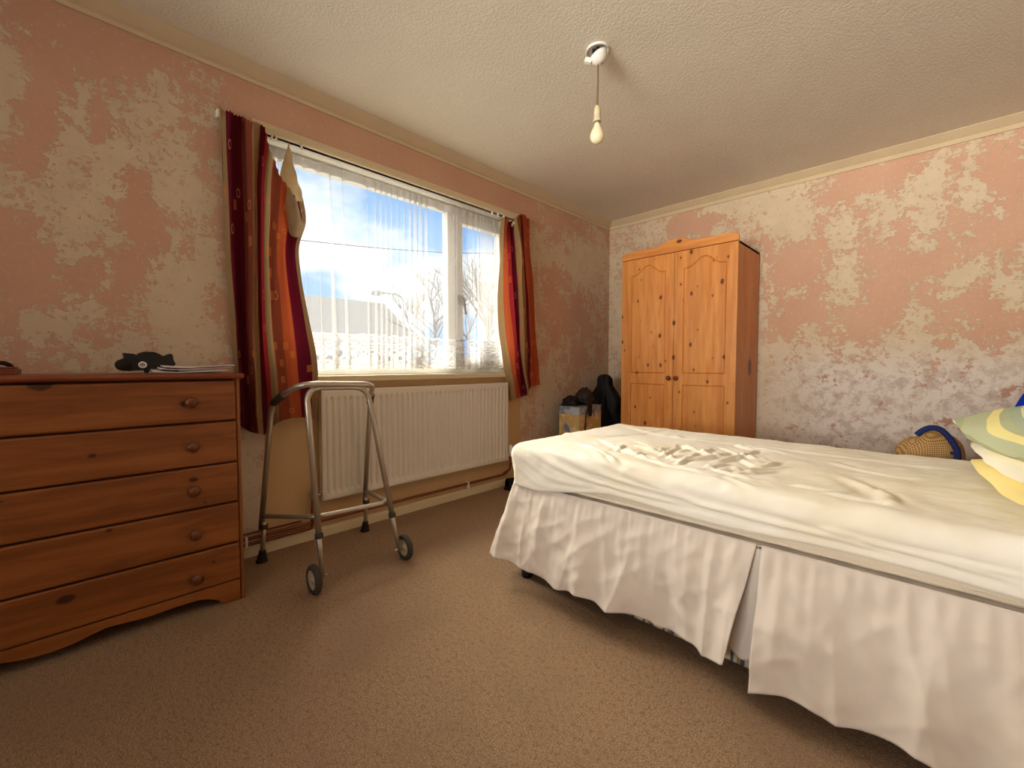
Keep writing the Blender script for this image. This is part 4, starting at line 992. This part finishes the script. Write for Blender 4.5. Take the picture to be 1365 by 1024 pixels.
# shoe under the radiator at the foot of the bed
sh = empty('shoe', (.09, 2.33, 0), 'dark shoe lying on the carpet by the skirting near the foot of the bed', 'shoe')
prf = []
nsx, nsy = 26, 14; P = np.zeros((nsx, nsy, 3))
for i in range(nsx):
    t = i / (nsx - 1); wdt = .036 * (max(0, math.sin(math.pi * min(1, .12 + t * .86))) ** .45) * (1 - .18 * math.sin(t * 3.0)); hgt = .075 - .04 * t + .01 * math.sin(t * 3)
    if t > .9: hgt *= 1 - (t - .9) * 6; wdt *= 1 - (t - .9) * 5
    for j in range(nsy):
        a = math.pi * j / (nsy - 1); P[i, j] = (.105 + wdt * math.cos(a) + .02 * t, 2.268 + .25 * t, .014 + hgt * max(0, math.sin(a)) ** .7)
MB().grid(P).build('upper', m_blackcloth, sh)
so = [(.105 + s_ * .039 * (math.sin(math.pi * min(1, .12 + t * .86)) ** .4) + .02 * t, 2.261 + .262 * t) for s_, rng in ((1, np.linspace(0, 1, 14)), (-1, np.linspace(1, 0, 14))) for t in rng]
MB().prism(so, (0, 0, 0), (1, 0, 0), (0, 1, 0), (0, 0, 1), .016).build('sole', m_darkrub, sh)
cdp = fillet([(.03, 2.30, .11), (.035, 2.36, .13), (.03, 2.42, .20), (.025, 2.48, .24), (.02, 2.55, .20), (.03, 2.62, .02), (.05, 2.9, .008)], .05)
tag(MB().tube(cdp, .0045, 8).build('power_cable', plain('brown_cable', (92, 66, 34), .5)), 'thin brown cable climbing the wall beside the radiator', 'cable')

# straw bag behind the bed
def straw_mat():
    M = Mat('woven_straw', .85, .15); v = M.coord(); s3 = M.sep(v)
    wa = M.math('SINE', M.math('MULTIPLY', M.math('ADD', s3[0], s3[2]), 430.0)); wb2 = M.math('SINE', M.math('MULTIPLY', M.math('SUBTRACT', M.math('ADD', s3[0], s3[1]), s3[2]), 430.0))
    h = M.math('MULTIPLY', wa, wb2); c = M.mix(M.step(h, -.35, .35), lin((132, 98, 58)), lin((190, 154, 104))); M.col(c); M.bump(h, .5, .003); return M.m
sb = empty('straw_bag', (2.38, 2.56, 0), 'slumped woven straw bag with navy straps behind the far side of the bed', 'bag')
prof = catmull(np.array([(.10, 0), (.115, .15), (.112, .35), (.110, .50), (.108, .58), (.095, .625), (.065, .652), (.03, .663), (.0005, .665)]), 40); n = 48; vs = []
for r, z in prof:
    for k in range(n):
        a = 2 * math.pi * k / n; f = 1 + .10 * mnoise.noise(Vector((math.cos(a) * 2, math.sin(a) * 2, z * 7))); zz_ = z
        x = 2.378 + r * f * 1.0 * math.cos(a); zz_ -= .035 * max(0, (2.37 - x) / .1) * max(0, (z - .5) / .15)
        zz_ -= .014 * math.exp(-((x - 2.335) / .014) ** 2) * (z > .55)
        vs.append((x, 2.55 + r * f * .9 * math.sin(a), zz_))
MB().add(vs, [(i * n + k, i * n + (k + 1) % n, (i + 1) * n + (k + 1) % n, (i + 1) * n + k) for i in range(len(prof) - 1) for k in range(n)], True).build('body', straw_mat(), sb)
hx = [on('y', 2.452, *q) for q in ((1222, 580), (1230, 574), (1240, 570.5), (1252, 572), (1262, 580), (1270, 590), (1276, 602), (1276, 616))]
MB().tube([tuple(p) for p in catmull(np.array([list(p) for p in hx]), 30)], .011, 8).build('strap', m_navy, sb)
ck = MB(); p_ = on('y', 2.45, 1275, 605); ck.tube([(p_.x - .015, p_.y, p_.z), (p_.x + .004, p_.y - .01, p_.z + .008), (p_.x + .008, p_.y, p_.z - .02), (p_.x - .012, p_.y - .006, p_.z - .03)], .006, 8); ck.build('buckle', m_navy, sb)
# blue cushion by the wall at the head of the bed
bc = empty('blue_cushion', (2.80, 2.9, 0), 'royal blue cushion standing against the back wall beyond the pillows', 'cushion')
o_ = pillow('cover', (2.85, 2.92, .645), (.08, 0, .22), (.22, 0, -.08), (.0, .07, 0), m_blue, 1.0, seed=5); o_.parent = bc; o_.location = (-2.80, -2.9, 0)
tag(MB().box(2.55, 3.18, 2.66, 3.25, 0, .335).build('storage_box', plain('brown_cardboard', (176, 138, 96), .8), bevel=.006), 'brown cardboard box on the floor beneath the blue cushion', 'box')

# ------------------------------------------------------------------ pendant light
px_, py_ = 1.258, 1.701
pd = empty('pendant_light', (px_, py_, ZC), 'bare bulb hanging on a short cord from a broken ceiling rose', 'ceiling light')
MB().lathe((px_, py_, ZC), [(.0001, -.003), (.030, -.003), (.034, -.003), (.046, -.006), (.050, -.012), (.050, 0)], n=30).build('rose_base', m_white, pd)
tm = MB()
for k in range(6):
    a = k * 1.05; tm.box(px_ + .02 * math.cos(a) - .006, px_ + .02 * math.cos(a) + .006, py_ + .02 * math.sin(a) - .005, py_ + .02 * math.sin(a) + .005, ZC - .014, ZC - .004)
tm.tube([(px_ + .01 * math.cos(t), py_ + .014 * math.sin(t), ZC - .012 - .004 * t) for t in np.linspace(0, 5, 16)], .002, 6)
tm.build('terminal_block', m_browncloth, pd)
cv = MB().lathe((px_ + .016, py_ + .010, ZC - .062), [(.0045, 0), (.016, .002), (.026, .008), (.037, .022), (.043, .038), (.041, .038), (.034, .022), (.024, .011), (.0045, .004)], (-.42, -.30, 1), 28)
cv.build('rose_cover', m_white, pd)
ckt = MB().obox((px_ - .030, py_ - .030, ZC - .050), (.012, .010, -.004), (-.006, .008, 0), (.003, .003, .010)); ckt.build('cable_clip', m_white, pd, bevel=.002)
m_ivory = plain('ivory_plastic', (218, 202, 170), .45, .4)
MB().tube([(px_, py_, ZC - .02), (px_ + .001, py_, ZC - .15), (px_ - .001, py_, ZC - .262)], .0040, 8).build('cord', plain('brown_cord', (132, 98, 72), .7), pd)
zh = 2.108
lh = MB().lathe((px_, py_, zh), [(.0001, .010), (.008, .010), (.012, .004), (.0145, -.010), (.0155, -.026), (.0150, -.028), (.0150, -.031), (.0165, -.033), (.0170, -.052), (.0190, -.054), (.0190, -.060), (.013, -.061)], n=22)
lh.build('lampholder', m_ivory, pd)
MB().lathe((px_, py_, zh - .060), [(.010, 0), (.011, -.010), (.011, -.014)], n=20).build('bulb_cap', m_alu, pd)
MB().lathe((px_, py_, zh - .070), [(.0125, 0), (.015, -.010), (.022, -.024), (.029, -.040), (.032, -.054), (.0305, -.066), (.024, -.078), (.013, -.085), (.0001, -.087)], n=26).build('bulb', plain('pearl_bulb_glass', (244, 232, 196), .25, .5, var=.02), pd)
